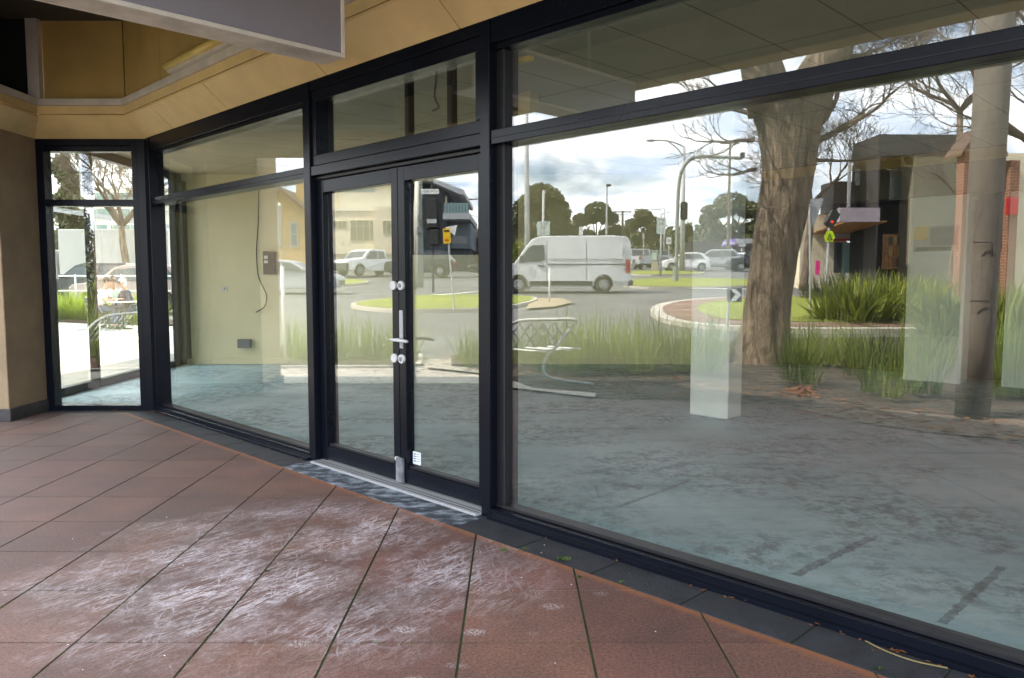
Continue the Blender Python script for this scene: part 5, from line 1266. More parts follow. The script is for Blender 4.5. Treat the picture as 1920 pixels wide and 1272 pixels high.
    if kind == 'van':
        side_glass([(1.95, 1.30), (1.52, 1.92), (1.36, 2.02), (.86, 2.04), (.80, 1.42), (1.0, 1.34)]); end_glass((2.06, 1.32), (1.42, 2.22), 'windscreen')
        for a, c2_ in ((.62, -.95), (-1.0, -2.55)):
            side_glass([(a, 1.45), (a, 2.10), (c2_, 2.10), (c2_, 1.45)], 'panel_recess', paint, .012)
        side_glass([(.70, 1.20), (.70, 1.24), (-2.7, 1.24), (-2.7, 1.20)], 'trim_strip', 'bumper', .010)
        side_glass([(.72, .45), (.74, .45), (.74, 2.2), (.72, 2.2)], 'door_gap', 'bumper', .003); side_glass([(-.98, .45), (-.965, .45), (-.965, 2.2), (-.98, 2.2)], 'door_gap', 'bumper', .013)
        side_glass([(1.10, 1.12), (.84, 1.12), (.84, 1.18), (1.10, 1.18)], 'door_handle', 'bumper', .03)
        side_glass([(1.45, .30), (-1.25, .30), (-1.25, .50), (1.45, .50)], 'sill_cladding', 'bumper', .012)
        side_glass([(-2.90, .85), (-2.70, .85), (-2.70, 1.42), (-2.90, 1.42)], 'tail_lamp', 'tail', .012)
        for s_ in (1, -1):
            b = MB(); b.box(1.72, 1.90, s_ * 1.02 - .06, s_ * 1.02 + .10 * s_, 1.30, 1.58); b.build('mirror', 'bumper', t, local=True, bevel=.03)
        b = MB(); b.box(2.80, 3.02, -.9, .9, .30, .62); b.build('front_bumper', 'bumper', t, local=True, bevel=.05)
        b = MB(); b.box(-3.02, -2.80, -.92, .92, .30, .56); b.build('rear_bumper', 'bumper', t, local=True, bevel=.04)
    elif kind == 'truck':
        side_glass([(3.0, 1.35), (2.85, 2.05), (1.9, 2.05), (1.9, 1.35)]); end_glass((3.22, 1.3), (3.0, 2.12), 'windscreen')
        b = MB(); b.box(-3.3, 1.5, -1.12, 1.12, .98, 3.15); b.build('cargo_box', 'truck_white', t, local=True, bevel=.03)
    elif kind == 'ute':
        side_glass([(1.15, 1.16), (.75, 1.64), (.15, 1.66), (.15, 1.16)]); side_glass([(.08, 1.16), (.08, 1.66), (-.45, 1.64), (-.58, 1.16)]); end_glass((1.45, 1.18), (.88, 1.68), 'windscreen'); end_glass((-.74, 1.12), (-.52, 1.74), 'rear_window')
        b = MB(); b.box(-2.5, -.85, -.78, .78, 1.085, 1.112); b.build('tray', 'bumper', t, local=True)
        b = MB(); b.box(2.50, 2.72, -.86, .86, .38, .86); b.build('bull_bar', 'bumper', t, local=True, bevel=.05)
    else:
        pz = {'hatch': ((1.0, .98), (.42, 1.32), (-.25, 1.40), (-1.05, 1.37), (-1.42, 1.0)), 'suv': ((.95, 1.14), (.45, 1.55), (.1, 1.62), (-1.5, 1.60), (-1.85, 1.18)), 'sedan': ((.95, .96), (.34, 1.30), (-.1, 1.36), (-.85, 1.32), (-1.45, .98))}[kind]
        mid = (pz[0][0] + pz[-1][0]) / 2 - .1; zt_ = pz[2][1] - .01; zl = pz[0][1]
        side_glass([pz[0], pz[1], (mid + .04, zt_), (mid + .04, zl)]); side_glass([(mid - .04, zl), (mid - .04, zt_), pz[3], pz[4]])
        pf = spec['prof']; end_glass(pf[3], pf[4], 'windscreen'); end_glass(pf[-3] if kind != 'sedan' else pf[-4], pf[-4] if kind != 'sedan' else pf[-5], 'rear_window')
        for s_ in (1, -1):
            b = MB(); b.box(pz[0][0] - .12, pz[0][0] + .06, s_ * w / 2, s_ * (w / 2 + .17), zl + .0, zl + .14); b.build('mirror', paint, t, local=True, bevel=.03)
        side_glass([(mid + .02, zl - .06), (mid + .005, zl - .06), (mid + .005, .38), (mid + .02, .38)], 'door_gap', 'bumper', .003)
        side_glass([(mid - .1, zl - .12), (mid - .3, zl - .12), (mid - .3, zl - .16), (mid - .1, zl - .16)], 'door_handle', 'bumper', .012)
    if kind != 'van':
        fx_, rx_ = spec['prof'][1][0], spec['prof'][-1][0]; zh_ = spec['prof'][2][1] - .16
        for s_ in (1, -1):
            b = MB(); b.box(fx_ - .22, fx_ - .01, s_ * w * .27, s_ * w * .44, zh_ - .06, zh_ + .08); b.build('headlight', 'headlamp', t, local=True, bevel=.03)
            b = MB(); b.box(rx_ - .03, rx_ + .20, s_ * w * .33, s_ * w * .455, zh_ - .05, zh_ + .15); b.build('tail_lamp', 'tail', t, local=True, bevel=.03)
        b = MB(); b.box(fx_ - .14, fx_ + .03, -w * .25, w * .25, zh_ - .26, zh_ - .04); b.build('grille', 'bumper', t, local=True, bevel=.03)
        b = MB(); b.box(fx_ + .031, fx_ + .04, -.18, .18, zh_ - .38, zh_ - .28); b.build('number_plate', 'sign_white', t, local=True)
    else:
        for s_ in (1, -1):
            b = MB(); b.box(2.66, 2.95, s_ * .55, s_ * .90, .78, 1.0); b.build('headlight', 'headlamp', t, local=True, bevel=.04)
    for x in (spec['fx'], spec['rx']):
        for s_ in (1, -1):
            wh = MB(); y0 = s_ * (w / 2 - .23); y1 = s_ * (w / 2 - .015)
            wh.cyl((x, y0, wr), (x, y1, wr), wr, 24)
            we = bpy.data.objects.new('wheel', None); sc.collection.objects.link(we); we.parent = t; we.location = (0, 0, 0)
            o = wh.build('tyre', 'tyre', we, local=True, bevel=.03); wh2 = MB(); wh2.cyl((x, y1 - s_ * .02, wr), (x, y1 + s_ * .006, wr), wr * .62, 20); wh2.build('rim', 'rim', we, local=True, bevel=.015)
            wh3 = MB()
            for k in range(7):
                a = 2 * math.pi * k / 7; wh3.cyl((x + math.cos(a) * wr * .40, y1 + s_ * .004, wr + math.sin(a) * wr * .40), (x + math.cos(a) * wr * .40, y1 + s_ * .010, wr + math.sin(a) * wr * .40), wr * .10, 8)
            wh3.build('rim_hole', 'tyre', we, local=True)
    t.location = loc; t.rotation_euler = (0, 0, heading)
    return t
def vcar(name, label, kind, paint, px, D, dirpx=-1, yaw=0, **kw):
    """dirpx = -1: faces left in the mirror picture, which is +Y on the street"""
    r_ = mir(Vector((X(px, D), D, 0))); h = R(90) if dirpx < 0 else R(-90)
    return car(name, label, kind, paint, (r_.x, r_.y, terr(r_.x)), h + R(yaw), **kw)
vcar('delivery_van', 'white panel van driving past on the street, centre of the large pane', 'van', 'van_paint', 1054, 34.2)
vcar('parked_car', 'white hatchback behind the curved traffic mast', 'hatch', 'white_paint', 1284, 63, yaw=0)
vcar('parked_car', 'silver wagon just right of the white hatchback, behind the pillar', 'suv', 'silver_paint', 1338, 66, yaw=8)
vcar('parked_car', 'dark wagon half hidden by the big tree trunk', 'suv', 'dark_paint', 1418, 62, yaw=5)
vcar('parked_car', 'small white car facing out below the violet awning', 'hatch', 'white_paint', 1382, 74, yaw=-60)
vcar('parked_utility', 'pale utility truck seen end on behind the van tail', 'ute', 'silver_paint', 1197, 68, yaw=80)
vcar('parked_car', 'grey wagon parked far behind the van tail', 'suv', 'grey_paint', 1222, 78, yaw=60)
vcar('parked_car', 'dark car behind the van bonnet', 'sedan', 'dark_paint', 944, 52, yaw=0)
vcar('parked_car', 'silver car passing left of the doors', 'sedan', 'silver_paint', 540, 33.5, dirpx=1)
vcar('parked_utility', 'white utility parked before the beige fence, nose to the left', 'ute', 'white_paint', 694, 52, yaw=-52)
vcar('parked_car', 'dark wagon behind the pale power pole', 'suv', 'dark_paint', 790, 50, yaw=4)

# ================================================================ BUILDINGS
def wbox(b, px0, px1, py0, py1, D, y0, y1):
    """box whose face at distance D covers that part of the picture; y0..y1 = depth range"""
    b.box(X(px0, D), X(px1, D), y0, y1, Z(py1, D), Z(py0, D))
def vpart(par, name, m, px0, px1, py0, py1, D, th=.15, bev=0.0):
    b = vb(); wbox(b, px0, px1, py0, py1, D, D - th, D); return b.build(name, m, par, bevel=bev)
# cream office block
D = 70; cb = thing('cream_building', 'cream rendered two storey block behind the beige fence', 'building', (X(660, D), D, gz(D)), virt=True)
b = vb(); b.box(X(570, D), X(705, D), D, D + 14, gz(D) - .2, Z(392, D)); b.box(X(705.05, D), X(748, D), D - 1.2, D + 14, gz(D) - .2, Z(391, D)); b.build('lower_wall', 'cream_render', cb)
b = vb(); b.box(X(575, D), X(748, D), D + 2, D + 12, Z(391, D), Z(344, D)); b.build('upper_wall', 'cream_light', cb)
b = vb(); b.box(X(570, D), X(752, D), D + 1.2, D + 12.5, Z(344, D), Z(339, D)); b.build('roof_slab', 'pale_grey', cb)
vpart(cb, 'parapet', 'cream_light', 570, 704.9, 391.5, 396, D + .0, .12)
for (a, c2_, e, f_, nx, ny) in ((617, 652, 414, 428, 4, 1), (658, 706, 413, 452, 4, 2), (718, 733, 414, 440, 2, 1)):
    dd = D - (1.2 if a > 706 else 0)
    fr_ = vpart(cb, 'window', 'cream_light', a, c2_, e, f_, dd, .05)
    for i in range(nx):
        x0 = a + (c2_ - a) * i / nx + .7; x1 = a + (c2_ - a) * (i + 1) / nx - .7; cutz = [e + .7, f_ - .7] if ny == 1 else [e + .7, e + 11, e + 12.2, f_ - .7]
        for k in range(ny): 
            b = vb(); wbox(b, x0, x1, cutz[2 * k], cutz[2 * k + 1], dd, dd - .07, dd - .051); b.build('pane', 'blind', fr_)
fr_ = vpart(cb, 'upper_window', 'pale_grey', 653, 705, 349, 361, D + 2, .05)
for i in range(4):
    b = vb(); wbox(b, 654 + i * 12.8, 665 + i * 12.8, 350, 360, D + 2, D + 1.93, D + 1.949); b.build('pane', 'bal_glass', fr_)
vpart(cb, 'downpipe', 'cream_render', 633, 636, 350, 390, D + 2, .2)
# beige sheet fence
D = 60; fe = thing('sheet_fence', 'beige ribbed sheet metal fence behind the white utility', 'fence', (X(650, D), D, gz(D)), virt=True)
b = vb(); x = X(575, D)
while x < X(752, D): b.box(x, x + .20, D, D + .04, gz(D), Z(476, D)); b.box(x + .2, x + .30, D + .03, D + .06, gz(D), Z(476, D)); x += .30
b.build('sheets', 'colorbond', fe)
vpart(fe, 'top_rail', 'colorbond', 575, 752, 475, 477, D - .02, .06)
# slate blue flats with balconies
D = 62; bf = thing('slate_flats', 'slate blue three storey flats with glass balconies and skillion roof', 'building', (X(815, D), D, gz(D)), virt=True)
b = vb(); b.box(X(752, D), X(840, D), D, D + 12, gz(D) - .2, Z(362, D)); b.build('core_wall', 'navy_wall', bf)
b = vb(); b.box(X(840.1, D), X(882, D), D + .8, D + 12, Z(466, D), Z(416, D)); b.build('wing_wall', 'blue_grey', bf)
b = vb(); b.box(X(840.2, D), X(879, D), D + 1.2, D + 12, gz(D) - .2, Z(466.2, D)); b.build('wing_base', 'navy_wall', bf)
b = vb(); b.extr([(X(748, D), D - 2, Z(350, D)), (X(795, D), D - 2, Z(331, D)), (X(874, D), D - 2, Z(362, D)), (X(874, D), D - 2, Z(370, D)), (X(868, D), D - 2, Z(370, D)), (X(795, D), D - 2, Z(338, D)), (X(748, D), D - 2, Z(356, D))], (0, 14, 0)); b.build('roof', 'sign_back', bf)
b = vb(); b.box(X(836, D), X(839.9, D), D - .01, D + .4, Z(404, D), Z(368, D)); b.build('corner_post', 'cream_render', bf)
b = vb(); b.box(X(840.2, D), X(843, D), D + 1.5, D + 9, Z(410, D), Z(370, D)); b.build('upper_wall', 'window_glass', bf)
for (a, c2_, e, f_) in ((750, 790, 402, 410), (836, 884, 404, 415), (750, 790, 444, 450)):
    b = vb(); b.box(X(a, D), X(c2_, D), D - 2.2, D - .02 if a < 800 else D + 10, Z(f_, D), Z(e, D)); b.build('balcony_slab', 'pale_grey', bf)
for (a, c2_, e, f_, n) in ((750, 790, 384, 402, 4), (838, 882, 386, 404, 8), (750, 790, 456, 476, 4)):
    b = vb(); b.box(X(a, D), X(c2_, D), D - 2.15, D - 2.12, Z(f_, D), Z(e, D)); g2 = b.build('balustrade', 'bal_glass', bf)
    for i in range(n + 1):
        b = vb(); x = X(a, D) + (X(c2_, D) - X(a, D)) * i / n; b.box(x - .03, x + .03, D - 2.20, D - 2.155, Z(f_, D), Z(e, D)); b.build('baluster', 'navy_wall', g2)
for (a, c2_, e, f_) in ((756, 770, 414, 440), (848, 876, 444, 458), (756, 772, 374, 384)):
    fr_ = vpart(bf, 'window', 'pale_grey', a, c2_, e, f_, D + (0 if a < 800 else .8), .04); b = vb(); dd = D + (0 if a < 800 else .8); wbox(b, a + .8, c2_ - .8, e + .8, f_ - .8, dd, dd - .06, dd - .041); b.build('pane', 'window_glass', fr_)
# brown house beyond the flats
D = 72; hs = thing('brown_house', 'low red brown house with tiled roof right of the slate flats', 'house', (X(900, D), D, gz(D)), virt=True)
b = vb(); b.box(X(880, D), X(960, D), D, D + 9, gz(D) - .1, Z(446, D)); b.build('wall', 'red_brick', hs)
b = vb(); b.extr([(X(876, D), D - .5, Z(447, D)), (X(964, D), D - .5, Z(447, D)), (X(945, D), D + 4, Z(424, D)), (X(890, D), D + 4, Z(424, D))], (0, .1, -.1)); b.extr([(X(890, D), D + 4, Z(424, D)), (X(945, D), D + 4, Z(424, D)), (X(964, D), D + 9, Z(447, D)), (X(876, D), D + 9, Z(447, D))], (0, 0, -.1)); b.build('roof', 'roof_tile', hs)
vpart(hs, 'window', 'window_glass', 890, 899, 455, 470, D, .05)
# yellow brick gabled house
D = 50; yh = thing('yellow_brick_house', 'yellow brick gabled house with chimney and roof aerial', 'house', (X(545, D), D, gz(D)), virt=True)
b = vb(); b.extr([(X(480, D), D, gz(D) - .2), (X(560, D), D, gz(D) - .2), (X(574, D), D, gz(D) - .2), (X(574, D), D, Z(390, D)), (X(531, D), D, Z(354, D)), (X(480, D), D, Z(398, D))], (0, 3.4, 0)); b.build('gable_wall', 'yellow_brick', yh)
for sgn_, (xa_, za_), (xb_, zb2) in ((1, (531, 351), (580, 394)), (-1, (531, 351), (474, 400))):
    b = vb(); b.extr([(X(xa_, D), D - .5, Z(za_, D)), (X(xb_, D), D - .5, Z(zb2, D)), (X(xb_, D), D - .5, Z(zb2, D) - .22), (X(xa_, D), D - .5, Z(za_, D) - .22)], (0, 4, 0)); b.build('roof', 'roof_tile', yh)
b = vb(); b.box(X(546, D), X(560, D), D + 1.5, D + 2.1, Z(385, D), Z(330, D)); b.build('chimney', 'yellow_brick', yh, bevel=.02)
fr_ = vpart(yh, 'window', 'sign_back', 546, 560, 417, 464, D, .05); b = vb(); wbox(b, 548, 558, 420, 438, D, D - .07, D - .051); wbox(b, 548, 558, 441, 461, D, D - .07, D - .051); b.build('pane', 'window_glass', fr_)
ae = vb(); x = X(531, D); ae.tube([(x, D + 1, Z(353, D)), (x, D + 1, Z(305, D))], .02, 6)
ae.tube([(x - .55, D + 1, Z(305, D)), (x + .55, D + 1, Z(309, D))], .014, 5)
for k in range(6): xx = x - .5 + k * .2; ae.tube([(xx, D + .8, Z(305, D) - k * .03), (xx, D + 1.2, Z(305, D) - k * .03)], .008, 4)
ae.build('aerial', 'sign_back', yh)
# dark modern shop with beige flank
D = 35; ds = thing('dark_shop_building', 'dark brown modern shop block with olive beige flank wall', 'building', (X(1720, D), D, gz(D)), virt=True)
b = vb(); b.box(X(1640, D), X(1830, D), D, D + 2.6, Z(292, D), Z(252, D)); b.build('upper_cladding', 'dark_clad', ds)
b = vb(); b.extr([(X(1640, D) - .02, D + .05, Z(290, D)), (X(1640, D) - .02, D + .05, Z(253, D)), (X(1640, D) - .1, D + 2.5, Z(253, D)), (X(1640, D) - .1, D + 2.5, Z(290, D))], (.1, 0, 0)); b.build('side_cladding', 'dark_clad', ds)
b = vb(); b.box(X(1706, D), X(1826, D), D + .02, D + 2.6, gz(D) - .1, Z(292.2, D)); b.build('flank_wall', 'beige_clad', ds)
b = vb(); b.box(X(1640, D), X(1705.9, D), D + 1.2, D + 2.7, gz(D) - .1, Z(292.2, D)); b.build('recess_wall', 'void', ds)
b = vb(); b.box(X(1640, D), X(1643, D), D + .01, D + 1.2, gz(D), Z(292.2, D)); b.build('edge_fin', 'dark_clad', ds)
fr_ = vpart(ds, 'window', 'frame', 1658, 1704, 322, 378, D + 1.2, .06); b = vb(); wbox(b, 1660, 1702, 324, 376, D + 1.2, D + 1.08, D + 1.139); b.build('pane', 'window_glass', fr_)
fr_ = vpart(ds, 'shop_window', 'timber', 1652, 1704, 440, 505, D + 1.2, .06)
random.seed(5)
for i in range(6):
    for k in range(3):
        b = vb(); wbox(b, 1655 + i * 8, 1661 + i * 8, 444 + k * 20, 460 + k * 20, D + 1.2, D + 1.08, D + 1.139); b.build('shelf_display', ['timber', 'cream_recess', 'red_brick', 'window_glass', 'sign_yellow'][random.randrange(4)], fr_)
vpart(ds, 'awning_slab', 'mauve', 1566, 1640, 391, 417, D - 1.0, .3)
b = vb(); b.extr([(X(1566, D), D - 1, Z(417.2, D)), (X(1640, D), D - 1, Z(417.2, D)), (X(1640, D), D + 3, Z(430, D)), (X(1566, D), D + 3, Z(430, D))], (0, 0, -.05)); b.build('awning_soffit', 'timber', ds)
b = vb(); b.box(X(1545, D), X(1640, D) - .02, D + 3, D + 4.2, gz(D) - .1, Z(392, D)); b.build('shop_wall', 'cream_render', ds)
vpart(ds, 'fascia', 'sign_back', 1560, 1640, 433, 448, D + 2.9, .1); vpart(ds, 'red_stripe', 'red', 1560, 1640, 448, 452, D + 2.9, .1)
for i, (a, c2_, m) in enumerate(((1562, 1575, 'window_glass'), (1577, 1590, 'bal_glass'), (1593, 1606, 'window_glass'), (1609, 1618, 'pink'), (1621, 1638, 'window_glass'))): vpart(ds, 'shopfront_pane', m, a, c2_, 455, 512, D + 2.9, .08)
b = vb(); b.box(X(1592, D), X(1639, D), D + 2, D + 3.5, Z(391.5, D), Z(330, D)); b.build('upper_floor', 'dark_clad', ds)
for k in range(9): vpart(ds, 'louvre', 'pale_grey', 1597, 1636, 318 + k * 3.4, 319.6 + k * 3.4, D + 1.9, .1)
vpart(ds, 'window', 'window_glass', 1598, 1612, 352, 372, D + 1.9, .05); vpart(ds, 'window', 'window_glass', 1622, 1636, 352, 388, D + 1.9, .05)
vpart(ds, 'steel_fin', 'sign_back', 1583, 1588, 288, 395, D + 1, .1)
# brick gabled building at the right
D = 22; bg_ = thing('brick_gable_building', 'salmon gabled building with red brick columns at the far right', 'building', (X(1850, D), D, gz(D)), virt=True)
b = vb(); b.box(X(1800, D), X(1814, D), D, D + .35, gz(D), Z(283, D)); b.build('brick_column', 'red_brick', bg_)
b = vb(); b.box(X(1887, D), X(1904, D), D, D + .35, gz(D), Z(300, D)); b.build('brick_column', 'red_brick', bg_)
b = vb(); b.box(X(1816, D) + .2, X(2100, D), D + .36, D + .7, gz(D) - .1, Z(283, D)); b.build('wall', 'cream_render', bg_)
b = vb(); b.extr([(X(1796, D), D + .3, Z(282.8, D)), (X(1822, D), D + .3, Z(244, D)), (X(1870, D), D + .3, Z(282.8, D))], (0, .4, 0)); b.build('gable', 'pink_render', bg_)
for (x0, y0, x1, y1) in ((1790, 288, 1822, 240), (1822, 240, 1876, 286)):
    b = vb(); b.extr([(X(x0, D), D - .1, Z(y0, D)), (X(x1, D), D - .1, Z(y1, D)), (X(x1, D), D - .1, Z(y1, D) - .12), (X(x0, D), D - .1, Z(y0, D) - .07)], (0, .9, 0)); b.build('barge_roof', 'roof_tile', bg_)
for (a, c2_, e, f_) in ((1815.5, 1832, 300, 340), (1815.5, 1832, 372, 420), (1850, 1880, 300, 345), (1850, 1880, 380, 470)):
    fr_ = vpart(bg_, 'window', 'sign_white', a, c2_, e, f_, D + .36, .05); b = vb(); wbox(b, a + 1.2, c2_ - 1.2, e + 1.4, f_ - 1.4, D + .36, D + .24, D + .309); b.build('pane', 'window_glass', fr_)
vpart(bg_, 'spandrel', 'pink_render', 1815.5, 1835, 284, 297, D + .36, .04)
rs = vpart(None, 'red_sign', 'red', 1880, 1903, 371, 403, D - .02, .05, .01); tag(rs, 'red square sign hung on the right brick column', 'sign')
# pink bin, person at the far crossing
pb_ = thing('pink_banner', 'small hot pink banner stand beside the far bare tree', 'banner', (X(1532, 33), 33, gz(33)), virt=True)
vpart(pb_, 'cloth', 'pink', 1528, 1536, 489, 515, 33, .03); b = vb(); b.cyl((X(1536.5, 33), 33, gz(33)), (X(1536.5, 33), 33, Z(486, 33)), .02, 6); b.build('pole', 'sign_white', pb_)
# shop with the violet awning, far
D = 84; va = thing('awning_shop', 'far low shop with violet awning sign and white lit box', 'building', (X(1385, D), D, gz(D)), virt=True)
b = vb(); b.box(X(1300, D), X(1460, D), D + 1, D + 9, gz(D) - .1, Z(452, D)); b.build('wall', 'dark_clad', va)
b = vb(); b.extr([(X(1348, D), D - 1, Z(463, D)), (X(1376, D), D - 1, Z(460, D)), (X(1377, D), D - 1, Z(448, D)), (X(1353, D), D - 1, Z(451, D))], (0, .3, 0)); b.build('violet_awning', 'purple', va)
vpart(va, 'violet_stripe', 'sign_white', 1354, 1376, 454.5, 458, D - 1.35, .04)
vpart(va, 'grey_awning', 'sign_back', 1379, 1408, 448, 457, D - 1, .3); vpart(va, 'white_sign_box', 'sign_white', 1384, 1397, 457.4, 462.5, D - 1, .2)
for px in (1371, 1389): vpart(va, 'lamp', 'sign_white', px, px + 2, 466, 473, D - .2, .1)
# blue panel sign and bins behind far verge
bn = thing('service_cabinet', 'pale blue grey service cabinet left of the hatchback', 'cabinet', (X(1227, 60), 60, gz(60)), virt=True)
vpart(bn, 'case', 'blue_grey', 1221, 1233, 472, 490, 60, .3, .02); vpart(bn, 'base', 'concrete', 1222, 1232, 490.1, 509, 60, .3); vpart(bn, 'door_line', 'sign_pale_green', 1222.5, 1231.5, 473.5, 488, 59.69, .01)
# ================================================================ CAFE TERRACE (seen straight through the narrow window)
sheet('terrace', [(-15, 11.0), (-12, 8.9), (-5.5, 8.9), (-5.5, 24.5), (-15, 24.5)], .0, 'terrace')
pvp = MB()
for i in range(9):
    for j in range(6):
        x0, y0 = -11 + i * .62, 8.95 + j * .62
        pvp.box(x0 + .006, x0 + .614, y0 + .006, y0 + .614, terr(x0) + .002, terr(x0) + .006)
struct(pvp, 'terrace_paving', 'concrete')
sheet('sedge_bed', [(-15, 22.2), (-6, 22.2), (-6, 24.3), (-15, 24.3)], .06, 'mulch', thick=.1)
random.seed(44)
sg_ = plant_proto('sedge_plant', 'yellow green sedge in the low hedge behind the cafe table', 260, .95, .020, .5, 'hedge', rb_=.35, lean=.5, dry=20)
su = [False]
for i in range(22):
    D = random.uniform(22.6, 23.6); x = P(108 + i * 8.6, 560, D).x
    put([sg_], su, x, D, terr(x) + .06, random.uniform(.85, 1.15), 'yellow green sedge in the low hedge behind the cafe table', 'sedge hedge plants')
def DX(px, D): return P(px, 500, D).x
# chairs and table
def chair(name, label, x, y, rz, m='chair'):
    t = thing(name, label, 'chair', (0, 0, 0)); b = MB(); b.box(-.22, .22, -.22, .22, .43, .455); b.build('seat', m, t, local=True, bevel=.01)
    b = MB(); b.hexa([(-.22, -.22, .52), (-.20, -.22, .52), (-.20, .22, .52), (-.22, .22, .52), (-.30, -.22, .84), (-.28, -.22, .84), (-.28, .22, .84), (-.30, .22, .84)]); b.build('backrest', m, t, local=True, bevel=.01)
    for (a, c_) in ((-.20, -.20), (-.20, .20), (.20, -.20), (.20, .20)):
        b = MB(); b.tube([(a, c_, .43), (a * 1.12, c_ * 1.08, 0)], .013, 8); b.build('leg', m, t, local=True)
    for c_ in (-.20, .20):
        b = MB(); b.tube([(-.20, c_, .43), (-.23, c_, .56)], .012, 6); b.tube([(-.25, c_ * 1.15, .66), (.05, c_ * 1.2, .66), (.17, c_ * 1.1, .43)], .012, 6); b.build('arm', 'alu', t, local=True)
    t.location = (x, y, terr(x)); t.rotation_euler = (0, 0, rz); return t
TD = 20.6; tx = DX(228, TD); tz = terr(tx)
tb = thing('cafe_table', 'white topped cafe table with the three people around it', 'table', (tx, TD, tz))
b = MB(); b.tube([(tx, TD, tz + .72), (tx, TD, tz + .745)], .40, 28); b.build('table_top', 'table_top', tb, bevel=.006)
b = MB(); b.cyl((tx, TD, tz + .02), (tx, TD, tz + .72), .03, 10); b.build('leg', 'chair', tb)
b = MB(); b.box(tx - .22, tx + .22, TD - .03, TD + .03, tz, tz + .03); b.box(tx - .03, tx + .03, TD - .22, TD + .22, tz + .001, tz + .029); b.build('base', 'chair', tb)
chair('cafe_chair', 'cafe chair under the man in the white shirt', DX(183, TD), TD, R(4))
chair('cafe_chair', 'cafe chair under the woman in the mint top', DX(222, TD + .75), TD + .75, R(-95))
chair('cafe_chair', 'cafe chair under the grey haired woman', DX(243, TD + .35), TD + .45, R(-150))
chair('cafe_chair', 'empty cafe chair at the right of the table, back to us', DX(272, TD - .6), TD - .6, R(115))
b = MB(); cx_, cy_ = tx - .12, TD - .12
b.tube([(cx_, cy_, tz + .747), (cx_, cy_, tz + .83)], [.026, .034], 12); o = b.build('coffee_cup', 'white_plastic', bevel=.002); tag(o, 'small white cup on the cafe table', 'cup')
def skin_mesh(name, verts, edges, radii, m, par, root=0, sub=1):
    me = bpy.data.meshes.new(name); me.from_pydata(verts, edges, []); o = bpy.data.objects.new(name, me); sc.collection.objects.link(o)
    if par: o.parent = par
    me.materials.append(M[m])
    sk_ = o.modifiers.new('skin', 'SKIN'); 
    for i, v in enumerate(me.skin_vertices[0].data):
        r_ = radii[i]; v.radius = (r_, r_) if isinstance(r_, float) else r_; v.use_root = (i == root)
    s_ = o.modifiers.new('sub', 'SUBSURF'); s_.levels = sub; s_.render_levels = sub
    sk_.use_smooth_shade = True
    return o
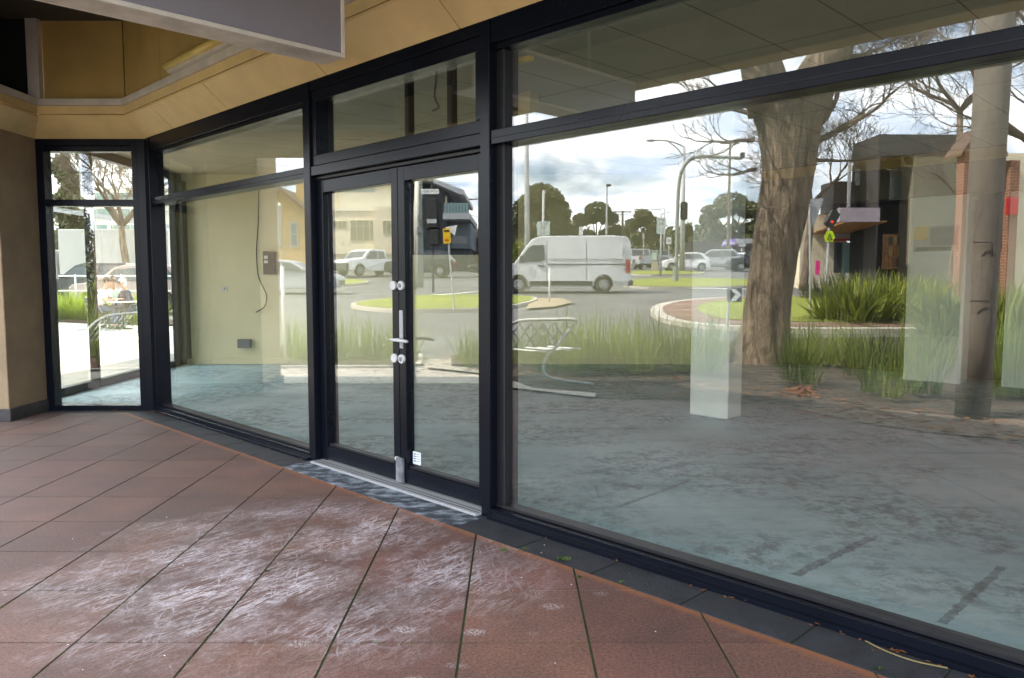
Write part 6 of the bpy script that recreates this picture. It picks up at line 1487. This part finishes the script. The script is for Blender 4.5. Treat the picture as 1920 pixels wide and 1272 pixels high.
def person(label, x, y, rz, shirt, hairm, long_sleeve=False, bun=False, hair_len=0, lean=.10, standing=False, zoff=0, look=.05, glasses=False):
    t = thing('person', label, 'person', (0, 0, 0))
    L = lean
    if standing:
        hip, ch, nk, hd = (0, 0, .92), (.02, 0, 1.25), (.03, 0, 1.47), (.05, 0, 1.62)
        legs = lambda s: [(0, s * .10, .86), (.03, s * .10, .48), (.0, s * .10, .09), (.12, s * .11, .04)]
        arms = lambda s: [(.02, s * .19, 1.36), (-.02, s * .23, 1.08), (.10, s * .20, .88), (.14, s * .19, .80)]
    else:
        hip, ch, nk, hd = (0, 0, .53), (L * .7, 0, .85), (L * 1.2, 0, 1.06), (L * 1.4 + look, 0, 1.20)
        legs = lambda s: [(.06, s * .10, .52), (.44, s * .12, .50), (.40, s * .12, .09), (.52, s * .12, .04)]
        arms = lambda s: [(L, s * .18, .98), (L + .10, s * .23, .74), (L + .34, s * .12, .775), (L + .41, s * .10, .785)]
    vs = [hip, ch, nk, hd, (hd[0] + .005, 0, hd[2] + .10)]; ed = [(0, 1), (1, 2), (2, 3), (3, 4)]; rd = [(.15, .115), (.16, .11), .055, (.088, .078), (.070, .075)]
    for s in (1, -1):
        o0 = len(vs); lg = legs(s); vs += lg; rd += [.085, .062, .042, .035]; ed += [(0, o0), (o0, o0 + 1), (o0 + 1, o0 + 2), (o0 + 2, o0 + 3)]
        o1 = len(vs); am = arms(s); vs += am; rd += [.052, .040, .028, .026]; ed += [(1, o1), (o1, o1 + 1), (o1 + 1, o1 + 2), (o1 + 2, o1 + 3)]
        h = Vector(am[3]); dirn = (Vector(am[3]) - Vector(am[2])).normalized(); sd = Vector((0, 1, 0))
        for k, (ofs, ln) in enumerate(((-.030, .060), (-.010, .072), (.011, .068), (.030, .052))):
            i = len(vs); kn = h + dirn * .045 + sd * ofs; vs += [tuple(kn), tuple(kn + dirn * ln * .6 + Vector((0, 0, -.012 - .004 * k)))]; rd += [.010, .0085]; ed += [(o1 + 3, i), (i, i + 1)]
        i = len(vs); vs += [tuple(h + sd * (-s) * .035 + dirn * .01), tuple(h + sd * (-s) * .050 + dirn * .045)]; rd += [.012, .010]; ed += [(o1 + 3, i), (i, i + 1)]
    body = skin_mesh('body', vs, ed, rd, 'skin', t, 0, 2)
    # shirt: torso and sleeves a little fatter than the body
    vs = [(hip[0], 0, hip[2] + .0), ch, (nk[0], 0, nk[2] - .035)]; ed = [(0, 1), (1, 2)]; rd = [(.172, .14), (.182, .135), .075]
    for s in (1, -1):
        am = arms(s); o0 = len(vs); pts = [am[0], am[1]] + ([am[2]] if long_sleeve else [])
        if not long_sleeve: pts[1] = tuple(Vector(am[0]).lerp(Vector(am[1]), .75))
        vs += pts; rd += [.070, .058] + ([.042] if long_sleeve else []); ed += [(1, o0)] + [(o0 + i, o0 + i + 1) for i in range(len(pts) - 1)]
    skin_mesh('shirt', vs, ed, rd, shirt, t, 0, 2)
    vs = [(hip[0], 0, hip[2] - .01)]; ed = []; rd = [(.165, .13)]
    for s in (1, -1):
        lg = legs(s)[:3]; o0 = len(vs); vs += lg; rd += [.100, .080, .058]; ed += [(0, o0), (o0, o0 + 1), (o0 + 1, o0 + 2)]
    skin_mesh('trousers', vs, ed, rd, 'denim', t, 0, 2)
    b = MB(); hc = Vector((hd[0], 0, hd[2] + .055))
    for s in (1, -1): b.ell(hc + Vector((.078, s * .032, .0)), (.012, .015, .008), 8, 5)
    b.build('eyes', 'dark_hair', t, local=True, smooth=True)
    b = MB(); b.ell(hc + Vector((.095, 0, -.022)), (.018, .013, .024), 8, 6); 
    for s in (1, -1): b.ell(hc + Vector((.0, s * .088, -.012)), (.018, .009, .028), 8, 6)
    b.build('nose_and_ears', 'skin', t, local=True, smooth=True)
    b = MB(); b.ell(hc + Vector((.084, 0, -.060)), (.010, .026, .006), 8, 5); b.build('mouth', 'red_brick', t, local=True, smooth=True)
    b = MB(); b.ell(hc + Vector((-.022, 0, .030)), (.100, .094, .095), 14, 10)
    if bun: b.ell(hc + Vector((-.04, 0, .145)), (.045, .045, .04), 10, 7)
    if hair_len: b.ell(hc + Vector((-.05, 0, -.05)), (.075, .105, .11), 12, 8)
    b.build('hair', hairm, t, local=True, smooth=True)
    if glasses:
        b = MB(); b.box(hc.x + .085, hc.x + .098, -.075, -.008, hc.z - .02, hc.z + .022); b.box(hc.x + .085, hc.x + .098, .008, .075, hc.z - .02, hc.z + .022); b.box(hc.x + .088, hc.x + .094, -.01, .01, hc.z, hc.z + .008)
        b.build('sunglasses', 'black_box', t, local=True, bevel=.003)
    for s in (1, -1):
        f = legs(s)[3]; b = MB(); b.ell((f[0] - .04, f[1], .045), (.13, .05, .045), 12, 7); b.build('shoe', 'black_box', t, local=True, smooth=True)
    t.location = (x, y, terr(x) + zoff); t.rotation_euler = (0, 0, rz); return t
person('man in white shirt seated left of the cafe table', DX(183, TD) - .02, TD, R(4), 'white_cloth', 'dark_hair', lean=.16)
person('woman in mint top with hair bun, seated behind the table', DX(221, TD + .75), TD + .72, R(-100), 'mint_cloth', 'brown_hair', bun=True, lean=.14)
person('grey haired woman in navy jacket and sunglasses at the table', DX(241, TD + .35), TD + .42, R(-125), 'navy_cloth', 'grey_hair', long_sleeve=True, hair_len=1, glasses=True, lean=.14)
rp_ = mir(Vector((X(1569, 50), 50, 0)))
person('distant shopper in dark jacket standing near the pink banner', rp_.x, rp_.y, R(20), 'navy_cloth', 'brown_hair', long_sleeve=True, standing=True)
# white guard rail
gr_ = thing('guard_rail', 'white painted guard rail behind the sedge hedge', 'railing', (DX(200, 24.8), 24.8, terr(-13)))
for px in (140, 178, 226, 262, 300):
    x = DX(px, 24.8); b = MB(); b.cyl((x, 24.8, terr(x)), (x, 24.8, P(px, 515, 24.8).z), .03, 8); b.build('post', 'sign_white', gr_)
for py in (518, 546):
    b = MB(); b.tube([P(110, py, 24.8), P(320, py, 24.8)], .026, 8); b.build('rail', 'sign_white', gr_)
def dcar(name, label, kind, paint, px, D, heading, **kw):
    x = DX(px, D); return car(name, label, kind, paint, (x, D, terr(x)), heading, **kw)
dcar('parked_car', 'dark wagon parked behind the cafe guard rail', 'suv', 'dark_paint', 190, 30, R(172))
dcar('parked_car', 'rosy beige wagon behind the cafe guard rail', 'suv', 'rose_paint', 262, 29, R(176))
dcar('box_truck', 'white box truck behind the dark wagon by the cafe', 'truck', 'truck_white', 200, 35, R(180))
# carport roof with white posts
cpo = thing('carport', 'long low carport roof on slim white posts beyond the truck', 'carport', (DX(200, 42), 42, terr(-23)))
b = MB(); b.hexa([P(100, 397, 42), P(300, 428, 42), P(300, 428, 42) + Vector((0, 6, 0)), P(100, 397, 42) + Vector((0, 6, 0)), P(100, 388, 42), P(300, 419, 42), P(300, 419, 42) + Vector((0, 6, 0)), P(100, 388, 42) + Vector((0, 6, 0))]); b.build('roof', 'pale_grey', cpo)
for px in (177, 204, 262):
    q = P(px, 412, 42.1); b = MB(); b.cyl((q.x, 42.1, terr(q.x)), (q.x, 42.1, q.z), .09, 8); b.build('post', 'sign_white', cpo)
gb = thing('green_glass_building', 'green glass office building behind the carport', 'building', (DX(215, 56), 56, terr(-30)))
b = MB(); q0, q1 = P(112, 440, 56), P(330, 352, 56); b.box(q0.x, q1.x, 56, 64, terr(q0.x) - .3, q1.z); b.build('wall', 'cream_light', gb)
for k in range(5):
    for py in (362, 392, 422, 452):
        a0_, a1_ = P(150 + k * 32, py + 18, 55.95), P(178 + k * 32, py, 55.95); b = MB(); b.box(a0_.x, a1_.x, 55.9, 55.99, a0_.z, a1_.z); b.build('window', 'teal_glass', gb)
mg = MB(); q0, q1 = P(120, 471, 38), P(166, 459, 38); mg.box(q0.x, q1.x, 38, 38.2, q0.z, q1.z); mg.cyl((q0.x + .1, 38.1, terr(q0.x)), (q0.x + .1, 38.1, q1.z), .05, 8); mg.cyl((q1.x - .1, 38.1, terr(q1.x)), (q1.x - .1, 38.1, q1.z), .05, 8)
o = mg.build('magenta_banner', 'pink'); tag(o, 'long magenta banner panel left of the white truck', 'banner')
ps_ = thing('street_sign', 'pink and white square sign on a post right of the truck', 'sign', (DX(264, 36), 36, terr(-18)))
q0, q1 = P(255, 462, 36), P(272, 440, 36); b = MB(); b.box(q0.x, q1.x, 36, 36.05, q0.z, q1.z); b.build('panel', 'sign_white', ps_)
b = MB(); b.box(q0.x + .12, q1.x - .12, 35.98, 35.995, q0.z + .12, q1.z - .12); b.build('pink_square', 'pink', ps_)
b = MB(); b.cyl(((q0.x + q1.x) / 2, 36.08, terr(q0.x)), ((q0.x + q1.x) / 2, 36.08, q1.z), .05, 8); b.build('post', 'galv', ps_)
# trees beyond the terrace
def direct_tree(label, px, D, h, r0, seed, lean):
    random.seed(seed); x = DX(px, D); t = thing('bare_tree', label, 'tree', (x, D, terr(x)))
    tk = MB(); br2 = MB(); tw2 = MB(); p = Vector((x, D, terr(x) - .1)); pts = [p.copy()]; rad = [r0 * 1.2]
    for i in range(6): p = p + Vector((lean * .1 + random.gauss(0, .03), random.gauss(0, .03), h * .42 / 6)); pts.append(p.copy()); rad.append(r0 * (1 - .05 * i))
    tk.tube(pts, rad, 12); tk.build('trunk', 'bark', t, smooth=True)
    for k in range(5):
        a = 6.28 * k / 5; branchy(br2, p, Vector((math.cos(a) * .8, math.sin(a) * .5, .8)), r0 * .6, h * .2, 5, .6, .08, .008, (2, 3), tw2)
    br2.build('branches', 'twig', t); tw2.build('twigs', 'twig', t)
direct_tree('bare tree beyond the terrace, seen through the narrow window', 246, 33, 8.2, .17, 61, -.5)
x = DX(128, 44); t = thing('dark_evergreen', 'dark evergreen tree at the left of the terrace view', 'tree', (x, 44, terr(x)))
b = MB(); b.tube([(x, 44, terr(x) - .1), (x, 44, terr(x) + 6)], [.2, .1], 8); b.build('trunk', 'bark', t)
b = MB(); zt = P(128, 300, 44).z
for k in range(9):
    f = k / 8; leaves(b, (x + random.uniform(-.3, .3), 44 + random.uniform(-.3, .3), 2.0 + (zt - 2.4) * f), (1.15 * (1 - .55 * f), 1.1 * (1 - .5 * f), .75), 420, .20, .3)
b.build('crown', 'dark_leaf', t)
x, y = -25.3, -28.5; t = thing('dark_evergreen', 'dark evergreen across the road, mirrored beside the post of the narrow window', 'tree', (x, y, terr(x)))
b = MB(); b.tube([(x, y, terr(x) - .1), (x, y, terr(x) + 3.6)], [.22, .12], 8); b.build('trunk', 'bark', t)
b = MB()
for k in range(7):
    f = k / 6; leaves(b, (x + random.uniform(-.4, .4), y + random.uniform(-.4, .4), terr(x) + 1.0 + 4.0 * f), (1.3 * (1 - .4 * f), 1.3 * (1 - .4 * f), .8), 380, .20, .3)
b.build('crown', 'dark_leaf', t)
bk = MB(); random.seed(3)
for i in range(26):
    px = 95 + i * 8.5; q = P(px, 425 + random.uniform(-12, 12), 75); leaves(bk, (q.x, 75 + random.uniform(-2, 2), q.z / 2), (1.6, 1.4, q.z / 2), 200, .5, .3)
o = bk.build('background_trees', 'dark_leaf'); o['kind'] = 'stuff'; o['label'] = 'dark belt of trees far behind the terrace'; o['category'] = 'woodland'

# ================================================================ SMALL THINGS ON AND IN THE SHOP
hc_ = thing('ceiling_cable', 'grey cable dropping from a ceiling rose behind the highlight window', 'cable', P(817, 122, 6.1))
ztop = 3.095; q = P(817, 132, 6.0)
b = MB(); b.tube(spline([(q.x, 6.0, ztop), (q.x + .005, 6.0, 2.95), (q.x - .01, 6.0, 2.80), (q.x + .02, 6.0, 2.72), (q.x - .03, 6.0, 2.69)]), .008, 6); b.build('cord', 'grey_plastic', hc_, smooth=True)
b = MB(); b.tube([(q.x, 6.0, ztop), (q.x, 6.0, ztop - .03), (q.x, 6.0, ztop - .09)], [.05, .045, .015], 14); b.build('rose', 'grey_plastic', hc_, smooth=True)
b = MB(); lbox(b, 5.95, -.10, .13, .10, 2.64, 2.80); o = b.build('ceiling_box', 'int_wall', bevel=.004); tag(o, 'small cream access box hanging under the shop ceiling by the door jamb', 'box')
b = MB(); b.fbox(5.27, 5.37, -.24, -.20, 2.655, 2.685); o = b.build('blind_bracket', 'tube', bevel=.004); tag(o, 'short brass coloured blind bracket at the top left of the large pane', 'bracket')
# thresholds of dead leaves against the sill
random.seed(99)
def leaf_at(mb, x, y, s_):
    a = random.uniform(0, 6.28); c_, si = math.cos(a), math.sin(a); z = .004 + random.uniform(0, .008)
    vs = []
    for (u, v, w_) in ((-1, 0, .0), (-.3, -.42, .25), (.5, -.34, .15), (1, 0, .5), (.5, .34, .1), (-.3, .42, .3)):
        vs.append((x + (u * c_ - v * si) * s_, y + (u * si + v * c_) * s_, z + w_ * s_ * .5))
    mb.add(vs, [(0, 1, 2, 3), (0, 3, 4, 5)])
lm = MB()
for _ in range(120):
    s_ = random.choice([random.uniform(.0, .5), random.uniform(6.6, 8.6), random.uniform(1.2, 3.2)]) if random.random() < .85 else random.uniform(0, 8)
    p = FP(s_, abs(random.gauss(.04, .02)), 0); leaf_at(lm, p.x, p.y, random.uniform(.006, .018))
for _ in range(40):
    leaf_at(lm, random.uniform(-4.9, -3.9), 8.12 - abs(random.gauss(0, .03)), random.uniform(.006, .016))
o = lm.build('sill_litter', 'dead_leaf'); o['kind'] = 'stuff'; o['label'] = 'crumbled brown leaves caught along the window sill'; o['category'] = 'leaf litter'
curl = MB(); c_ = FP(7.55, .035, .006); curl.tube(spline([c_ + TAN * -.14 + Vector((0, 0, .0)), c_ + TAN * -.05 + NOR * .03, c_ + TAN * .05 + NOR * .035, c_ + TAN * .15 + NOR * .005]), .0035, 6)
o = curl.build('dry_stalk', 'blade_dry', smooth=True); tag(o, 'thin curved dry stalk lying on the sill edge at the lower right', 'stalk')
for i, (px, py, s_, lb) in enumerate(((1055, 1050, .030, 'little green weed in the border joint, middle of the large bay'), (945, 1032, .018, 'flat green weed between orange rim and charcoal pavers near the doors'), (1165, 1092, .014, 'tiny weed tuft in the border joint right of the middle weed'), (1084, 1083, .016, 'small weed in the long joint below the middle weed'), (1648, 1255, .014, 'small weed at the lower right end of the terracotta'), (500, 1072, .012, 'little moss tuft in the joint by the plaster scuffs'), (985, 1030, .016, 'flat weed left of the middle weed'))):
    g_ = P(px, py, 3); t_ = -EYE / (g_.z - EYE); gx, gy = g_.x * t_, 3 * t_
    b = MB()
    for k in range(46): blade(b, (gx + random.gauss(0, s_ * .6), gy + random.gauss(0, s_ * .3), 0), random.uniform(0, 6.28), random.uniform(.3, 1.2), s_ * random.uniform(.4, 1.0), s_ * .18, .5, 3)
    o = b.build('weed', 'moss'); tag(o, lb, 'weed')
# moss lines in the joints
mm = MB()
for _ in range(420):
    if random.random() < .5:
        i = random.choice([-4, -3, -2, -5]); x = -.199 + .5 * i + random.gauss(0, .0022); y = random.uniform(1.6, 3.6) if random.random() < .7 else random.uniform(2, 7)
    else:
        j = random.choice([-1, 0, 1, 2, 3, 4]); y = 2.885 + .5 * j + random.gauss(0, .002); x = random.uniform(-3.2, .6)
    if x + y > 3.9: continue
    for k in range(5): blade(mm, (x + random.gauss(0, .012), y + random.gauss(0, .002), -.003), random.uniform(0, 6.28), random.uniform(.2, 1.0), random.uniform(.004, .009), .003, .4, 2)
o = mm.build('joint_moss', 'moss'); o['kind'] = 'stuff'; o['label'] = 'thin green moss in the joints of the terracotta paving'; o['category'] = 'moss'
# plaster crumbs and specks on the paving
pc = MB()
for _ in range(34):
    x, y = random.uniform(-2.4, .9), random.uniform(2.0, 4.6)
    if x + y > 4.2: continue
    s_ = random.uniform(.0015, .004); pc.ell((x, y, .003), (s_, s_ * .7, s_ * .5), 6, 4)
o = pc.build('plaster_crumbs', 'paper'); o['kind'] = 'stuff'; o['label'] = 'small white plaster crumbs scattered on the paving'; o['category'] = 'crumbs'
